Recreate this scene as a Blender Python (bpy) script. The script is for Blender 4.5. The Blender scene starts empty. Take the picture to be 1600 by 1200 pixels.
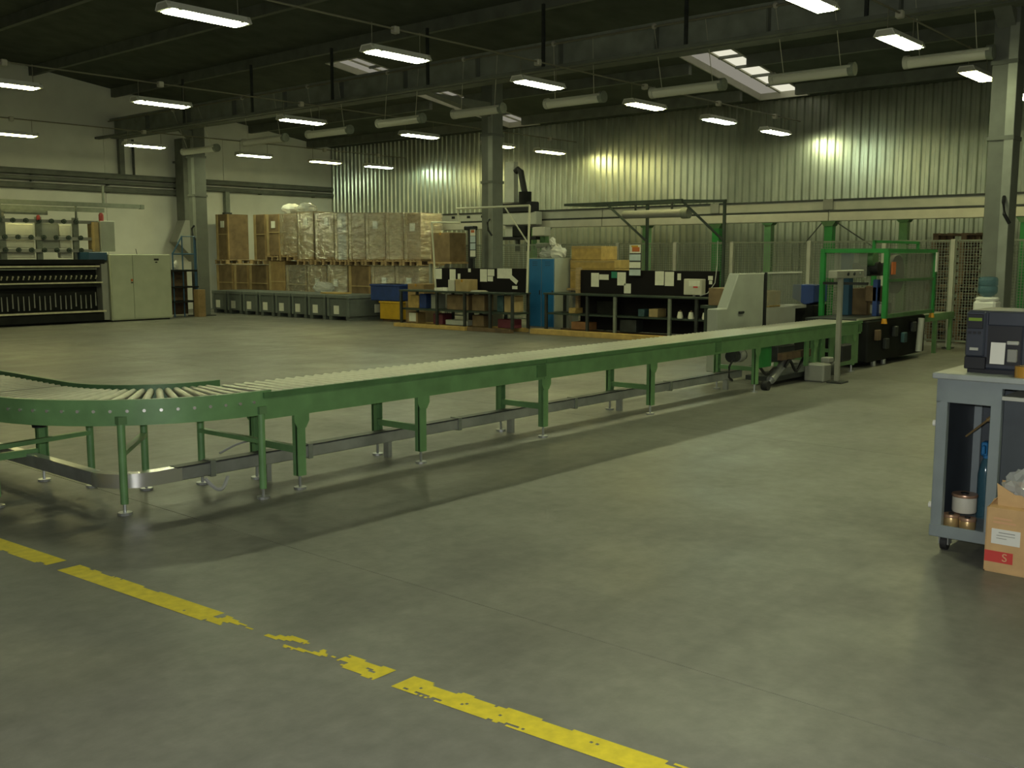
import bpy, bmesh, math, random
from mathutils import Vector, Matrix
R = math.radians
random.seed(7)
sc = bpy.context.scene
COL = sc.collection

# ------------------------------------------------------------------ camera, world, exposure
EYE = 1.65
FPX = 1580.0
cam_d = bpy.data.cameras.new('camera'); cam = bpy.data.objects.new('camera', cam_d); COL.objects.link(cam)
cam_d.sensor_width = 36.0; cam_d.lens = 36.0 * FPX / 1600.0; cam_d.clip_end = 200
pitch = math.atan2(199.0, FPX)
cam.location = (0, 0, EYE)
cam.rotation_euler = (math.pi/2 - pitch, 0, R(40.8) - math.pi/2)
sc.camera = cam
w = bpy.data.worlds.new('world'); sc.world = w; w.use_nodes = True
w.node_tree.nodes['Background'].inputs[0].default_value = (0.55, 0.65, 0.55, 1)
w.node_tree.nodes['Background'].inputs[1].default_value = 0.25
vs = sc.view_settings
vs.view_transform = 'Standard'; vs.look = 'None'; vs.gamma = 1.0; vs.exposure = 0.0; vs.use_curve_mapping = False
LAMP_E = 63.0          # radiance of a lit lamp diffuser
SKY_E = 0.80           # daylight behind the roof lights

# the photographer's flash, a small lamp just above the lens
fd = bpy.data.lights.new('camera_flash', 'POINT'); fd.energy = 520; fd.color = (1.0, 1.0, .96); fd.shadow_soft_size = .03
fo = bpy.data.objects.new('camera_flash', fd); COL.objects.link(fo); fo.location = (-.02, .03, EYE+.09)

# ------------------------------------------------------------------ materials
MATS = {}
def mat(name, col, rough=0.6, metal=0.0, noise=0.0, nscale=8.0, emit=None, estr=0.0, alpha=1.0, spec=0.5, bump=0.0, bscale=40.0, coat=0.0, stretch=None):
    m = bpy.data.materials.new(name); m.use_nodes = True
    nt = m.node_tree; b = nt.nodes['Principled BSDF']
    b.inputs['Base Color'].default_value = (*col, 1); b.inputs['Roughness'].default_value = rough
    b.inputs['Metallic'].default_value = metal; b.inputs['Specular IOR Level'].default_value = spec
    b.inputs['Coat Weight'].default_value = coat
    if emit: b.inputs['Emission Color'].default_value = (*emit, 1); b.inputs['Emission Strength'].default_value = estr
    if alpha < 1: b.inputs['Alpha'].default_value = alpha
    if noise or bump:
        tc = nt.nodes.new('ShaderNodeTexCoord'); mp = nt.nodes.new('ShaderNodeMapping')
        nt.links.new(tc.outputs['Object'], mp.inputs['Vector'])
        if stretch: mp.inputs['Scale'].default_value = stretch
    if noise:
        n = nt.nodes.new('ShaderNodeTexNoise'); n.inputs['Scale'].default_value = nscale; n.inputs['Detail'].default_value = 5
        nt.links.new(mp.outputs[0], n.inputs['Vector'])
        r = nt.nodes.new('ShaderNodeValToRGB')
        r.color_ramp.elements[0].position = 0.3; r.color_ramp.elements[1].position = 0.7
        r.color_ramp.elements[0].color = (*[max(0, c*(1-noise)) for c in col], 1)
        r.color_ramp.elements[1].color = (*[min(1, c*(1+noise)) for c in col], 1)
        nt.links.new(n.outputs['Fac'], r.inputs[0]); nt.links.new(r.outputs[0], b.inputs['Base Color'])
    if bump:
        n2 = nt.nodes.new('ShaderNodeTexNoise'); n2.inputs['Scale'].default_value = bscale
        nt.links.new(mp.outputs[0], n2.inputs['Vector'])
        bp = nt.nodes.new('ShaderNodeBump'); bp.inputs['Strength'].default_value = bump; bp.inputs['Distance'].default_value = 0.02
        nt.links.new(n2.outputs['Fac'], bp.inputs['Height']); nt.links.new(bp.outputs[0], b.inputs['Normal'])
    MATS[name] = m
    return m

def concrete():
    m = mat('concrete', (0.22, 0.22, 0.19), 0.5)
    nt = m.node_tree; b = nt.nodes['Principled BSDF']; L = nt.links.new
    g = nt.nodes.new('ShaderNodeNewGeometry')
    def noise(scale, detail, sc3=(1, 1, 1), rough=.6):
        mp = nt.nodes.new('ShaderNodeMapping'); mp.inputs['Scale'].default_value = sc3
        L(g.outputs['Position'], mp.inputs['Vector'])
        n = nt.nodes.new('ShaderNodeTexNoise'); n.inputs['Scale'].default_value = scale; n.inputs['Detail'].default_value = detail
        n.inputs['Roughness'].default_value = rough; L(mp.outputs[0], n.inputs['Vector']); return n
    def ramp(src, p0, c0, p1, c1):
        r = nt.nodes.new('ShaderNodeValToRGB'); e = r.color_ramp.elements
        e[0].position = p0; e[0].color = (*c0, 1); e[1].position = p1; e[1].color = (*c1, 1)
        L(src, r.inputs[0]); return r
    a = ramp(noise(.45, 8, (1, .55, 1)).outputs['Fac'], .3, (.112, .112, .098), .7, (.182, .180, .152))
    fine = ramp(noise(9, 8).outputs['Fac'], .3, (.78, .78, .78), .7, (1.12, 1.12, 1.12))
    mx = nt.nodes.new('ShaderNodeMixRGB'); mx.blend_type = 'MULTIPLY'; mx.inputs[0].default_value = 1
    L(a.outputs[0], mx.inputs[1]); L(fine.outputs[0], mx.inputs[2])
    tyre = ramp(noise(1.3, 4, (.18, 1.6, 1)).outputs['Fac'], .52, (1, 1, 1), .72, (.74, .74, .74))
    m2 = nt.nodes.new('ShaderNodeMixRGB'); m2.blend_type = 'MULTIPLY'; m2.inputs[0].default_value = 1
    L(mx.outputs[0], m2.inputs[1]); L(tyre.outputs[0], m2.inputs[2]); L(m2.outputs[0], b.inputs['Base Color'])
    rr = ramp(noise(.9, 5).outputs['Fac'], .3, (.36,)*3, .7, (.58,)*3); L(rr.outputs[0], b.inputs['Roughness'])
    bp = nt.nodes.new('ShaderNodeBump'); bp.inputs['Strength'].default_value = .12; bp.inputs['Distance'].default_value = .01
    L(noise(30, 4).outputs['Fac'], bp.inputs['Height']); L(bp.outputs[0], b.inputs['Normal'])
    return m

def film_mat():
    m = bpy.data.materials.new('stretch_film'); m.use_nodes = True; nt = m.node_tree; L = nt.links.new
    nt.nodes.remove(nt.nodes['Principled BSDF']); out = nt.nodes['Material Output']
    t = nt.nodes.new('ShaderNodeBsdfTransparent'); gl = nt.nodes.new('ShaderNodeBsdfGlossy'); gl.inputs['Roughness'].default_value = .14
    gl.inputs['Color'].default_value = (1, 1, .95, 1)
    df = nt.nodes.new('ShaderNodeBsdfDiffuse'); df.inputs['Color'].default_value = (.6, .6, .52, 1)
    tc = nt.nodes.new('ShaderNodeTexCoord'); mp = nt.nodes.new('ShaderNodeMapping'); mp.inputs['Scale'].default_value = (1, 1, 2.6)
    n = nt.nodes.new('ShaderNodeTexNoise'); n.inputs['Scale'].default_value = 3.2; n.inputs['Detail'].default_value = 6
    L(tc.outputs['Object'], mp.inputs[0]); L(mp.outputs[0], n.inputs['Vector'])
    bp = nt.nodes.new('ShaderNodeBump'); bp.inputs['Strength'].default_value = 1.0; bp.inputs['Distance'].default_value = .22
    L(n.outputs['Fac'], bp.inputs['Height']); L(bp.outputs[0], gl.inputs['Normal'])
    r = nt.nodes.new('ShaderNodeValToRGB'); r.color_ramp.elements[0].position = .42; r.color_ramp.elements[1].position = .75
    r.color_ramp.elements[0].color = (.02,)*3+(1,); r.color_ramp.elements[1].color = (.34,)*3+(1,)
    L(n.outputs['Fac'], r.inputs[0])
    a = nt.nodes.new('ShaderNodeMixShader'); L(r.outputs[0], a.inputs[0]); L(t.outputs[0], a.inputs[1]); L(df.outputs[0], a.inputs[2])
    s = nt.nodes.new('ShaderNodeMixShader'); s.inputs[0].default_value = .34; L(a.outputs[0], s.inputs[1]); L(gl.outputs[0], s.inputs[2])
    L(s.outputs[0], out.inputs[0]); MATS['film'] = m

def pane_mat(name, col, tfac, rough):
    m = bpy.data.materials.new(name); m.use_nodes = True; nt = m.node_tree; L = nt.links.new
    b = nt.nodes['Principled BSDF']; b.inputs['Base Color'].default_value = (*col, 1); b.inputs['Roughness'].default_value = rough
    t = nt.nodes.new('ShaderNodeBsdfTransparent'); s = nt.nodes.new('ShaderNodeMixShader'); s.inputs[0].default_value = tfac
    L(b.outputs[0], s.inputs[1]); L(t.outputs[0], s.inputs[2]); L(s.outputs[0], nt.nodes['Material Output'].inputs[0]); MATS[name] = m

def mesh_mat(name, col, sx, sz, wire):
    # woven wire infill: alpha from a fine grid
    m = bpy.data.materials.new(name); m.use_nodes = True; nt = m.node_tree; L = nt.links.new
    b = nt.nodes['Principled BSDF']; b.inputs['Base Color'].default_value = (*col, 1); b.inputs['Roughness'].default_value = .6
    g = nt.nodes.new('ShaderNodeNewGeometry'); sp = nt.nodes.new('ShaderNodeSeparateXYZ'); L(g.outputs['Position'], sp.inputs[0])
    def line(out, p):
        d = nt.nodes.new('ShaderNodeMath'); d.operation = 'DIVIDE'; d.inputs[1].default_value = p; L(out, d.inputs[0])
        f = nt.nodes.new('ShaderNodeMath'); f.operation = 'FRACT'; L(d.outputs[0], f.inputs[0])
        c = nt.nodes.new('ShaderNodeMath'); c.operation = 'LESS_THAN'; c.inputs[1].default_value = wire; L(f.outputs[0], c.inputs[0]); return c
    ad = nt.nodes.new('ShaderNodeMath'); ad.operation = 'ADD'; L(sp.outputs[0], ad.inputs[0]); L(sp.outputs[1], ad.inputs[1])
    a = line(ad.outputs[0], sx); c = line(sp.outputs[2], sz)
    mx = nt.nodes.new('ShaderNodeMath'); mx.operation = 'MAXIMUM'; L(a.outputs[0], mx.inputs[0]); L(c.outputs[0], mx.inputs[1])
    t = nt.nodes.new('ShaderNodeBsdfTransparent'); s = nt.nodes.new('ShaderNodeMixShader'); L(mx.outputs[0], s.inputs[0])
    L(t.outputs[0], s.inputs[1]); L(b.outputs[0], s.inputs[2]); L(s.outputs[0], nt.nodes['Material Output'].inputs[0]); MATS[name] = m

def emit_mat(name, col, strength):
    m = bpy.data.materials.new(name); m.use_nodes = True; nt = m.node_tree
    nt.nodes.remove(nt.nodes['Principled BSDF']); e = nt.nodes.new('ShaderNodeEmission')
    e.inputs[0].default_value = (*col, 1); e.inputs[1].default_value = strength
    nt.links.new(e.outputs[0], nt.nodes['Material Output'].inputs[0]); MATS[name] = m

concrete(); film_mat()
mat('joint_fill', (.10, .10, .09), .9)
mat('girder', (.24, .26, .21), .7, noise=.2, nscale=3)
mat('wall_white', (.62, .62, .54), .75, noise=.08, nscale=1.2)
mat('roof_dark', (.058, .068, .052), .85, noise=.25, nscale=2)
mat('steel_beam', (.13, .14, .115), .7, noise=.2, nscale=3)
mat('galv', (.44, .47, .40), .30, metal=.92, noise=.22, nscale=1.6, stretch=(1, 1, .5), bump=.10, bscale=3)
mat('column_grey', (.125, .135, .11), .55, noise=.12, nscale=4)
mat('column_light', (.25, .265, .225), .4, metal=.3, noise=.12, nscale=4)
mat('green', (.125, .255, .098), .42, noise=.16, nscale=6)
mat('green_dark', (.065, .15, .055), .45, noise=.2, nscale=6)
mat('green_pale', (.10, .19, .08), .5, noise=.2, nscale=6)
mat('green_bright', (.015, .19, .035), .45, noise=.15, nscale=6)
mat('roller', (.44, .44, .36), .42, metal=.65, noise=.12, nscale=10)
mat('trunking', (.46, .48, .47), .32, metal=.75, noise=.2, nscale=5)
mat('bolt', (.8, .8, .76), .25, metal=.9)
mat('black', (.012, .013, .014), .55, noise=.3, nscale=6, spec=.3)
mat('rubber', (.012, .012, .012), .7)
mat('dark_steel', (.035, .04, .038), .5, metal=.3, noise=.3, nscale=6)
mat('dark_green_steel', (.030, .045, .034), .5, metal=.2, noise=.25, nscale=6)
mat('board_black', (.009, .008, .009), .8, spec=.15)
mat('paper', (.66, .66, .56), .8, noise=.06, nscale=14)
mat('paper_blue', (.45, .53, .55), .8, noise=.06, nscale=14)
mat('cardboard', (.27, .18, .075), .75, noise=.18, nscale=5)
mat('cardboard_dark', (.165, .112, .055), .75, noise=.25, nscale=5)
mat('cardboard_pale', (.35, .26, .12), .7, noise=.18, nscale=5)
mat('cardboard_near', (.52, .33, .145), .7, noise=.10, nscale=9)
mat('wood', (.33, .235, .115), .8, noise=.3, nscale=7, stretch=(1, 1, 5))
mat('wood_yellow', (.42, .285, .09), .7, noise=.22, nscale=7)
mat('wood_dark', (.115, .075, .040), .85, noise=.4, nscale=6)
mat('crate_grey', (.100, .115, .105), .6, noise=.15, nscale=5)
mat('crate_rim', (.125, .145, .13), .55, noise=.15, nscale=5)
mat('bin_blue', (.014, .040, .17), .5, noise=.15, nscale=5)
mat('bin_yellow', (.48, .29, .012), .5, noise=.12, nscale=5)
mat('locker_blue', (.022, .155, .36), .42, noise=.05, nscale=4)
mat('locker_grey', (.36, .39, .34), .5, noise=.08, nscale=4)
mat('cabinet_pale', (.40, .43, .31), .55, noise=.07, nscale=3)
mat('cabinet_grey', (.27, .285, .24), .55, noise=.1, nscale=3)
mat('machine_grey', (.24, .245, .215), .55, noise=.1, nscale=3)
mat('machine_black', (.010, .011, .010), .6, noise=.4, nscale=4, spec=.15)
mat('bright_rail', (.55, .52, .36), .4, metal=.4, noise=.2, nscale=8)
mat('yarn_white', (.74, .73, .58), .85, noise=.08, nscale=6)
mat('bar_grey', (.17, .19, .15), .6, noise=.2, nscale=8)
mat('tube_cream', (.55, .55, .42), .5)
mat('cart', (.20, .235, .24), .45, noise=.08, nscale=7)
mat('cart_top', (.30, .33, .32), .4, noise=.12, nscale=9)
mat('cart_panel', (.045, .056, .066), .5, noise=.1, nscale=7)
mat('printer', (.030, .036, .052), .42, noise=.1, nscale=9)
mat('printer_dark', (.009, .010, .014), .45)
mat('lcd', (.16, .26, .02), .4)
mat('white_plastic', (.66, .66, .60), .45)
mat('off_white', (.50, .49, .40), .6, noise=.08, nscale=4)
mat('tape_amber', (.42, .22, .035), .25, coat=.6)
mat('brass', (.52, .37, .17), .3, metal=.6)
mat('copper_rim', (.42, .26, .17), .3, metal=.5)
mat('red_print', (.52, .045, .035), .6)
mat('pink_print', (.58, .33, .17), .7)
mat('red', (.20, .012, .01), .5)
mat('orange', (.45, .12, .03), .6)
mat('orange_brown', (.24, .11, .04), .7, noise=.2, nscale=6)
mat('post_grey', (.26, .26, .21), .5, noise=.1, nscale=4)
mat('magenta', (.12, .02, .035), .6)
mat('teal', (.02, .20, .12), .5)
mat('blue_steel', (.02, .07, .13), .5)
mat('teal_dark', (.035, .085, .095), .5, noise=.4, nscale=7)
mat('lens_amber', (.55, .25, .01), .4)
mat('pale_grey', (.40, .41, .36), .5, noise=.1, nscale=4)
mat('lamp_body', (.46, .46, .38), .5)
mat('reflector', (.70, .70, .62), .5)
mat('lamp_cover', (.55, .55, .46), .35)
mat('conduit', (.20, .19, .13), .6)
mat('wire', (.50, .48, .36), .6)
mat('junction', (.50, .48, .38), .6)
mat('robot_grey', (.42, .43, .36), .5, noise=.08, nscale=4)
mat('cable', (.012, .012, .012), .6)
mat('cable_grey', (.35, .36, .34), .5)
mat('yellow_paint', (.72, .59, .02), .65, noise=.12, nscale=20)
pane_mat('bottle_blue', (.05, .14, .18), .45, .12)
pane_mat('clear_plastic', (.55, .57, .55), .55, .15)
pane_mat('guard_pane', (.22, .23, .20), .60, .3)
mesh_mat('wire_mesh', (.16, .18, .15), .05, .05, .16)
emit_mat('lamp_white', (.94, 1.0, .57), LAMP_E)
emit_mat('lamp_yellow', (1.0, .93, .38), LAMP_E)
emit_mat('lamp_cool', (.80, 1.0, .70), LAMP_E)
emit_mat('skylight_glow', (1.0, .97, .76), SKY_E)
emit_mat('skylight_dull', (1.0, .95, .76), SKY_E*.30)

# ------------------------------------------------------------------ builders
W = {}      # world position of every parent (no parent is scaled)
class B:
    def __init__(s): s.b = bmesh.new()
    def bx(s, x0, x1, y0, y1, z0, z1, rot=None):
        m = Matrix.Translation(((x0+x1)/2, (y0+y1)/2, (z0+z1)/2))
        if rot is not None: m = m @ Matrix.Rotation(rot, 4, 'Z')
        bmesh.ops.create_cube(s.b, size=1, matrix=m @ Matrix.Diagonal((abs(x1-x0), abs(y1-y0), abs(z1-z0), 1))); return s
    def cyl(s, p, q, r, n=10, r2=None, cap=True):
        p = Vector(p); q = Vector(q); d = q-p
        m = Matrix.Translation((p+q)/2) @ d.to_track_quat('Z', 'Y').to_matrix().to_4x4()
        bmesh.ops.create_cone(s.b, cap_ends=cap, segments=n, radius1=r, radius2=r if r2 is None else r2, depth=d.length, matrix=m); return s
    def bar(s, p, q, wd, ht):
        p = Vector(p); q = Vector(q); d = q-p
        m = Matrix.Translation((p+q)/2) @ d.to_track_quat('Z', 'Y').to_matrix().to_4x4()
        bmesh.ops.create_cube(s.b, size=1, matrix=m @ Matrix.Diagonal((wd, ht, d.length, 1))); return s
    def sph(s, c, r, sx=1, sy=1, sz=1, u=12, v=8):
        bmesh.ops.create_uvsphere(s.b, u_segments=u, v_segments=v, radius=r, matrix=Matrix.Translation(c) @ Matrix.Diagonal((sx, sy, sz, 1))); return s
    def prism(s, poly, axis, a, b):
        def P(u, v, t): return {'x': (t, u, v), 'y': (u, t, v), 'z': (u, v, t)}[axis]
        lo = [s.b.verts.new(P(u, v, a)) for u, v in poly]; hi = [s.b.verts.new(P(u, v, b)) for u, v in poly]
        s.b.faces.new(lo); s.b.faces.new(hi[::-1])
        for i in range(len(poly)):
            j = (i+1) % len(poly); s.b.faces.new((lo[i], lo[j], hi[j], hi[i]))
        return s
    def lathe(s, c, prof, n=16):
        rings = []
        for r, z in prof:
            rings.append([s.b.verts.new((c[0]+r*math.cos(2*math.pi*i/n), c[1]+r*math.sin(2*math.pi*i/n), c[2]+z)) for i in range(n)])
        for k in range(len(rings)-1):
            for i in range(n):
                j = (i+1) % n; s.b.faces.new((rings[k][i], rings[k][j], rings[k+1][j], rings[k+1][i]))
        s.b.faces.new(rings[0][::-1]); s.b.faces.new(rings[-1]); return s
    def tube(s, pts, r, n=6):
        pts = [Vector(p) for p in pts]; rings = []
        for i, p in enumerate(pts):
            d = (pts[min(i+1, len(pts)-1)] - pts[max(i-1, 0)]).normalized()
            q = d.to_track_quat('Z', 'Y')
            rings.append([s.b.verts.new(p + q @ Vector((r*math.cos(2*math.pi*k/n), r*math.sin(2*math.pi*k/n), 0))) for k in range(n)])
        for k in range(len(rings)-1):
            for i in range(n):
                j = (i+1) % n; s.b.faces.new((rings[k][i], rings[k][j], rings[k+1][j], rings[k+1][i]))
        s.b.faces.new(rings[0][::-1]); s.b.faces.new(rings[-1]); return s
    def sweep(s, path, prof, closed=False):
        # prof: (outward offset, z) closed section swept along a horizontal path of (x, y, nx, ny)
        rings = [[s.b.verts.new((x+nx*o, y+ny*o, z)) for o, z in prof] for x, y, nx, ny in path]
        m = len(prof)
        for k in range(len(rings)-1):
            for i in range(m):
                j = (i+1) % m; s.b.faces.new((rings[k][i], rings[k][j], rings[k+1][j], rings[k+1][i]))
        s.b.faces.new(rings[0][::-1]); s.b.faces.new(rings[-1]); return s
    def crumple(s, amp):
        for v in s.b.verts: v.co += Vector((random.uniform(-amp, amp), random.uniform(-amp, amp), random.uniform(-amp, amp)))
        return s

def finish(bm, name, m, bevel=0.0, smooth=False, origin=(0, 0, 0)):
    bmesh.ops.recalc_face_normals(bm, faces=bm.faces[:])
    if bevel:
        bmesh.ops.bevel(bm, geom=bm.edges[:], offset=bevel, segments=1, affect='EDGES', clamp_overlap=True)
    if any(origin): bmesh.ops.translate(bm, verts=bm.verts[:], vec=-Vector(origin))
    me = bpy.data.meshes.new(name); bm.to_mesh(me); bm.free()
    if smooth:
        me.polygons.foreach_set('use_smooth', [True]*len(me.polygons)); me.set_sharp_from_angle(angle=R(40))
    me.materials.append(MATS[m] if isinstance(m, str) else m)
    return me

def obj(name, b, m, parent=None, bevel=0.0, smooth=False, label=None):
    """b holds world coordinates; the object sits at its parent's origin."""
    o3 = W[parent.name] if parent else Vector((0, 0, 0))
    me = finish(b.b, name, m, bevel, smooth, o3)
    o = bpy.data.objects.new(name, me); COL.objects.link(o)
    if parent: o.parent = parent
    W[o.name] = Vector(o3)
    if label: o['label'] = label
    return o

def place(name, me, loc, parent=None, rot=None):
    o = bpy.data.objects.new(name, me); COL.objects.link(o)
    base = W[parent.name] if parent else Vector((0, 0, 0))
    o.location = Vector(loc) - base; o.parent = parent
    if rot is not None: o.rotation_euler = rot
    W[o.name] = Vector(loc); return o

def tag(o, label, cat, group=None):
    o['label'] = label; o['category'] = cat
    if group: o['group'] = group
    return o

def thing(name, loc, label, cat, group=None):
    o = bpy.data.objects.new(name, None); COL.objects.link(o); o.location = loc; o.empty_display_size = .1
    W[o.name] = Vector(loc); return tag(o, label, cat, group)

def solo(name, b, m, label, cat, group=None, bevel=0.0, smooth=False):
    """a thing of one mesh, its origin at the middle of its base"""
    vs_ = [v.co for v in b.b.verts]
    o3 = Vector(((min(v.x for v in vs_)+max(v.x for v in vs_))/2, (min(v.y for v in vs_)+max(v.y for v in vs_))/2, min(v.z for v in vs_)))
    me = finish(b.b, name, m, bevel, smooth, o3)
    o = bpy.data.objects.new(name, me); COL.objects.link(o); o.location = o3; W[o.name] = o3
    return tag(o, label, cat, group)

def struct(name, b, m, parent=None):
    o = obj(name, b, m, parent); o['kind'] = 'structure'; return o

def dup(root, delta, label, group=None, mats=None):
    """copy a thing with its parts and sub-parts"""
    def cp(o, par):
        c = o.copy(); COL.objects.link(c); c.parent = par; W[c.name] = W[o.name] + Vector(delta)
        for ch in [k for k in bpy.data.objects if k.parent == o]: cp(ch, c)
        return c
    r = cp(root, None); r.location = Vector(root.location) + Vector(delta); r['label'] = label
    if group: r['group'] = group
    return r

ORD = ['first', 'second', 'third', 'fourth', 'fifth', 'sixth', 'seventh', 'eighth', 'ninth', 'tenth', 'eleventh', 'twelfth', 'thirteenth', 'fourteenth', 'fifteenth', 'sixteenth']

# ------------------------------------------------------------------ the hall
XB, YL, XF, YR, ZC = 23.4, 28.66, -5.0, -9.0, 7.3
fl = struct('floor', B().bx(XF, XB, YR, YL, -.12, -.02), 'joint_fill')
xs = [XF, -1.57, 3.43, 8.43, 13.43, 18.43, XB]
for i in range(len(xs)-1):
    b = B().bx(xs[i]+(.0022 if i else 0), xs[i+1]-(.0022 if i < len(xs)-2 else 0), YR, YL, -.02, 0)
    obj('slab', b, 'concrete', fl)
wl = struct('wall_left', B().bx(XF, XB+.3, YL+.05, YL+.25, 0, ZC), 'wall_white')
# concrete wall panels, upper and lower course
xw = [XF, -1.0, 3.0, 7.0, 11.0, 15.0, 19.0, XB]
for i in range(len(xw)-1):
    for z0, z1 in ((0, 3.9), (3.9, 5.4)):
        obj('panel', B().bx(xw[i]+.006, xw[i+1]-.006, YL, YL+.05, z0+.003, z1-.003), 'wall_white', wl)
wb = struct('wall_back', B().bx(XB+.06, XB+.2, YR, YL+.05, 0, 5.44), 'steel_beam')
# corrugated galvanised sheets, one mesh shared
def sheet_mesh(width, pitch=.2, depth=.045, h=5.44):
    b = B(); n = int(round(width/pitch)); prof = []
    for i in range(n):
        y = i*pitch
        prof += [(0, y), (0, y+pitch*.36), (-depth, y+pitch*.5), (-depth, y+pitch*.86)]
    prof.append((0, n*pitch))
    lo = [b.b.verts.new((x, y, 0)) for x, y in prof]; hi = [b.b.verts.new((x, y, h)) for x, y in prof]
    for i in range(len(prof)-1): b.b.faces.new((lo[i], hi[i], hi[i+1], lo[i+1]))
    return finish(b.b, 'corrugated_sheet', 'galv')
sm = sheet_mesh(1.0)
y = YL - 1.0; k = 0
while y > YR - .5:
    place('corrugated_sheet', sm, (XB+.05 - (.004 if k % 2 else 0), y, 0), wb); y -= 1.0; k += 1
struct('wall_right', B().bx(XF, XB, YR-.2, YR, 0, ZC), 'wall_white')
struct('wall_front', B().bx(XF-.2, XF, YR, YL, 0, ZC), 'wall_white')
# pitched roof with two glazed openings
RX = 9.4                                   # ridge
def zr(x): return 5.45 + .13*(XB - x) if x >= RX else 5.45 + .13*(XB - RX) - .13*(RX - x)
SKY = [(10.75, 12.05, 18.0, XB-.15), (19.0, 20.2, 16.4, XB-.15)]
ce = thing('ceiling', (0, 0, 0), '', ''); del ce['label']; del ce['category']; ce['kind'] = 'structure'
def roof_sheet(x0, x1, y0, y1):
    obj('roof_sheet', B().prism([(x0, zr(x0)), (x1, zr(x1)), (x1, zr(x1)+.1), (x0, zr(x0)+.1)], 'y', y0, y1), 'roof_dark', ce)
ys = [YR, 10.75, 12.05, 19.0, 20.2, YL]
for i in range(5):
    roof_sheet(XF, RX, ys[i], ys[i+1])
    if i in (1, 3):
        s_ = SKY[0 if i == 1 else 1]
        roof_sheet(RX, s_[2], ys[i], ys[i+1]); roof_sheet(s_[3], XB+.2, ys[i], ys[i+1])
    else: roof_sheet(RX, XB+.2, ys[i], ys[i+1])
for x in [1.2+2.35*i for i in range(10)]:
    if x > XB-.5: continue
    for (ya_, yb_) in ((YR, 10.7), (12.1, 18.95), (20.25, YL)) if x > 16 else ((YR, YL),):
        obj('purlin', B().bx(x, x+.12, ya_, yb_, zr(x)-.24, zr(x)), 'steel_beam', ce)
for i, (y0, y1, x0, x1) in enumerate(SKY):
    wn = thing('window_%d' % (i+1), ((x0+x1)/2, (y0+y1)/2, zr(x1)), '', ''); del wn['label']; del wn['category']; wn['kind'] = 'structure'
    H = .16; ym = y0 + (y1-y0)*.58
    def slab(b, xa, xb_, ya_, yb_, lo, hi): return b.prism([(xa, zr(xa)+lo), (xb_, zr(xb_)+lo), (xb_, zr(xb_)+hi), (xa, zr(xa)+hi)], 'y', ya_, yb_)
    for (xa, xb_, ya_, yb_) in ((x0, x1, y1-.04, y1), (x0, x1, y0, y0+.04), (x0-.02, x0+.02, y0, y1), (x1-.02, x1+.02, y0, y1)):
        obj('upstand', slab(B(), xa, xb_, ya_, yb_, -.02, H), 'off_white', wn)
    n = 7
    for k in range(n):
        a = x0 + (x1-x0)*k/n; c = x0 + (x1-x0)*(k+1)/n
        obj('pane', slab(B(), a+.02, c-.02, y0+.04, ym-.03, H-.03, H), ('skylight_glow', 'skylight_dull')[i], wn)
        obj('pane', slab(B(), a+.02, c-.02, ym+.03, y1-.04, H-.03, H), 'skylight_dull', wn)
        if k: obj('glazing_bar', slab(B(), a-.025, a+.025, y0+.04, ym, H-.09, H-.035), 'steel_beam', wn)
    obj('centre_bar', slab(B(), x0, x1, ym-.03, ym+.03, H-.06, H), 'off_white', wn)

# main girder line and columns
gd = thing('roof_girder', (15.4, 10, 5.08), 'deep dark steel roof girder carried by the three grey columns', 'beam')
obj('web', B().bx(15.36, 15.44, YR, YL, 5.12, 5.60), 'girder', gd)
obj('flange', B().bx(15.22, 15.58, YR, YL, 5.58, 5.64), 'girder', gd)
obj('flange', B().bx(15.22, 15.58, YR, YL, 5.08, 5.13), 'steel_beam', gd)  # shade put into the colour: underside darker so lamplight shows less
for y in [YR+2.1*i for i in range(1, 18)]:
    obj('stiffener', B().bx(15.25, 15.55, y, y+.03, 5.13, 5.58), 'steel_beam', gd)
def column(y, label, x=15.9, zt=5.6):
    dx = x - 15.9
    c = thing('steel_column', (x, y, 0), label, 'column')
    obj('shaft', B().bx(x-.18, x+.18, y-.17, y+.17, .02, zt), 'column_grey', c, .01)
    obj('cover_strip', B().bx(x-.20, x-.18, y-.17, y-.05, .02, 4.9), 'column_light', c)
    obj('base_plate', B().bx(x-.28, x+.28, y-.27, y+.27, 0, .02), 'dark_steel', c)
    obj('cap_bracket', B().prism([(15.42, 5.08), (x+.15, 5.08), (x+.15, 4.75), (x-.05, 4.75)], 'y', y-.12, y+.12), 'steel_beam', c)
    for z in (3.3, 4.35):
        obj('clamp_band', B().bx(x-.21, x+.20, y-.18, y+.18, z, z+.06), 'steel_beam', c)
    obj('hook', B().tube([(x-.21, y-.1, 2.5), (x-.3, y-.12, 2.42), (x-.3, y-.14, 2.25), (x-.24, y-.2, 2.12)], .025), 'black', c, smooth=True)
    return c
column(25.27, 'grey steel column beside the pale machine cabinet and blue steps')
column(15.70, 'grey steel column behind the cream tube frame, near the blue locker', 17.50)
column(4.36, 'grey steel column at right behind the water cooler')

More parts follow.
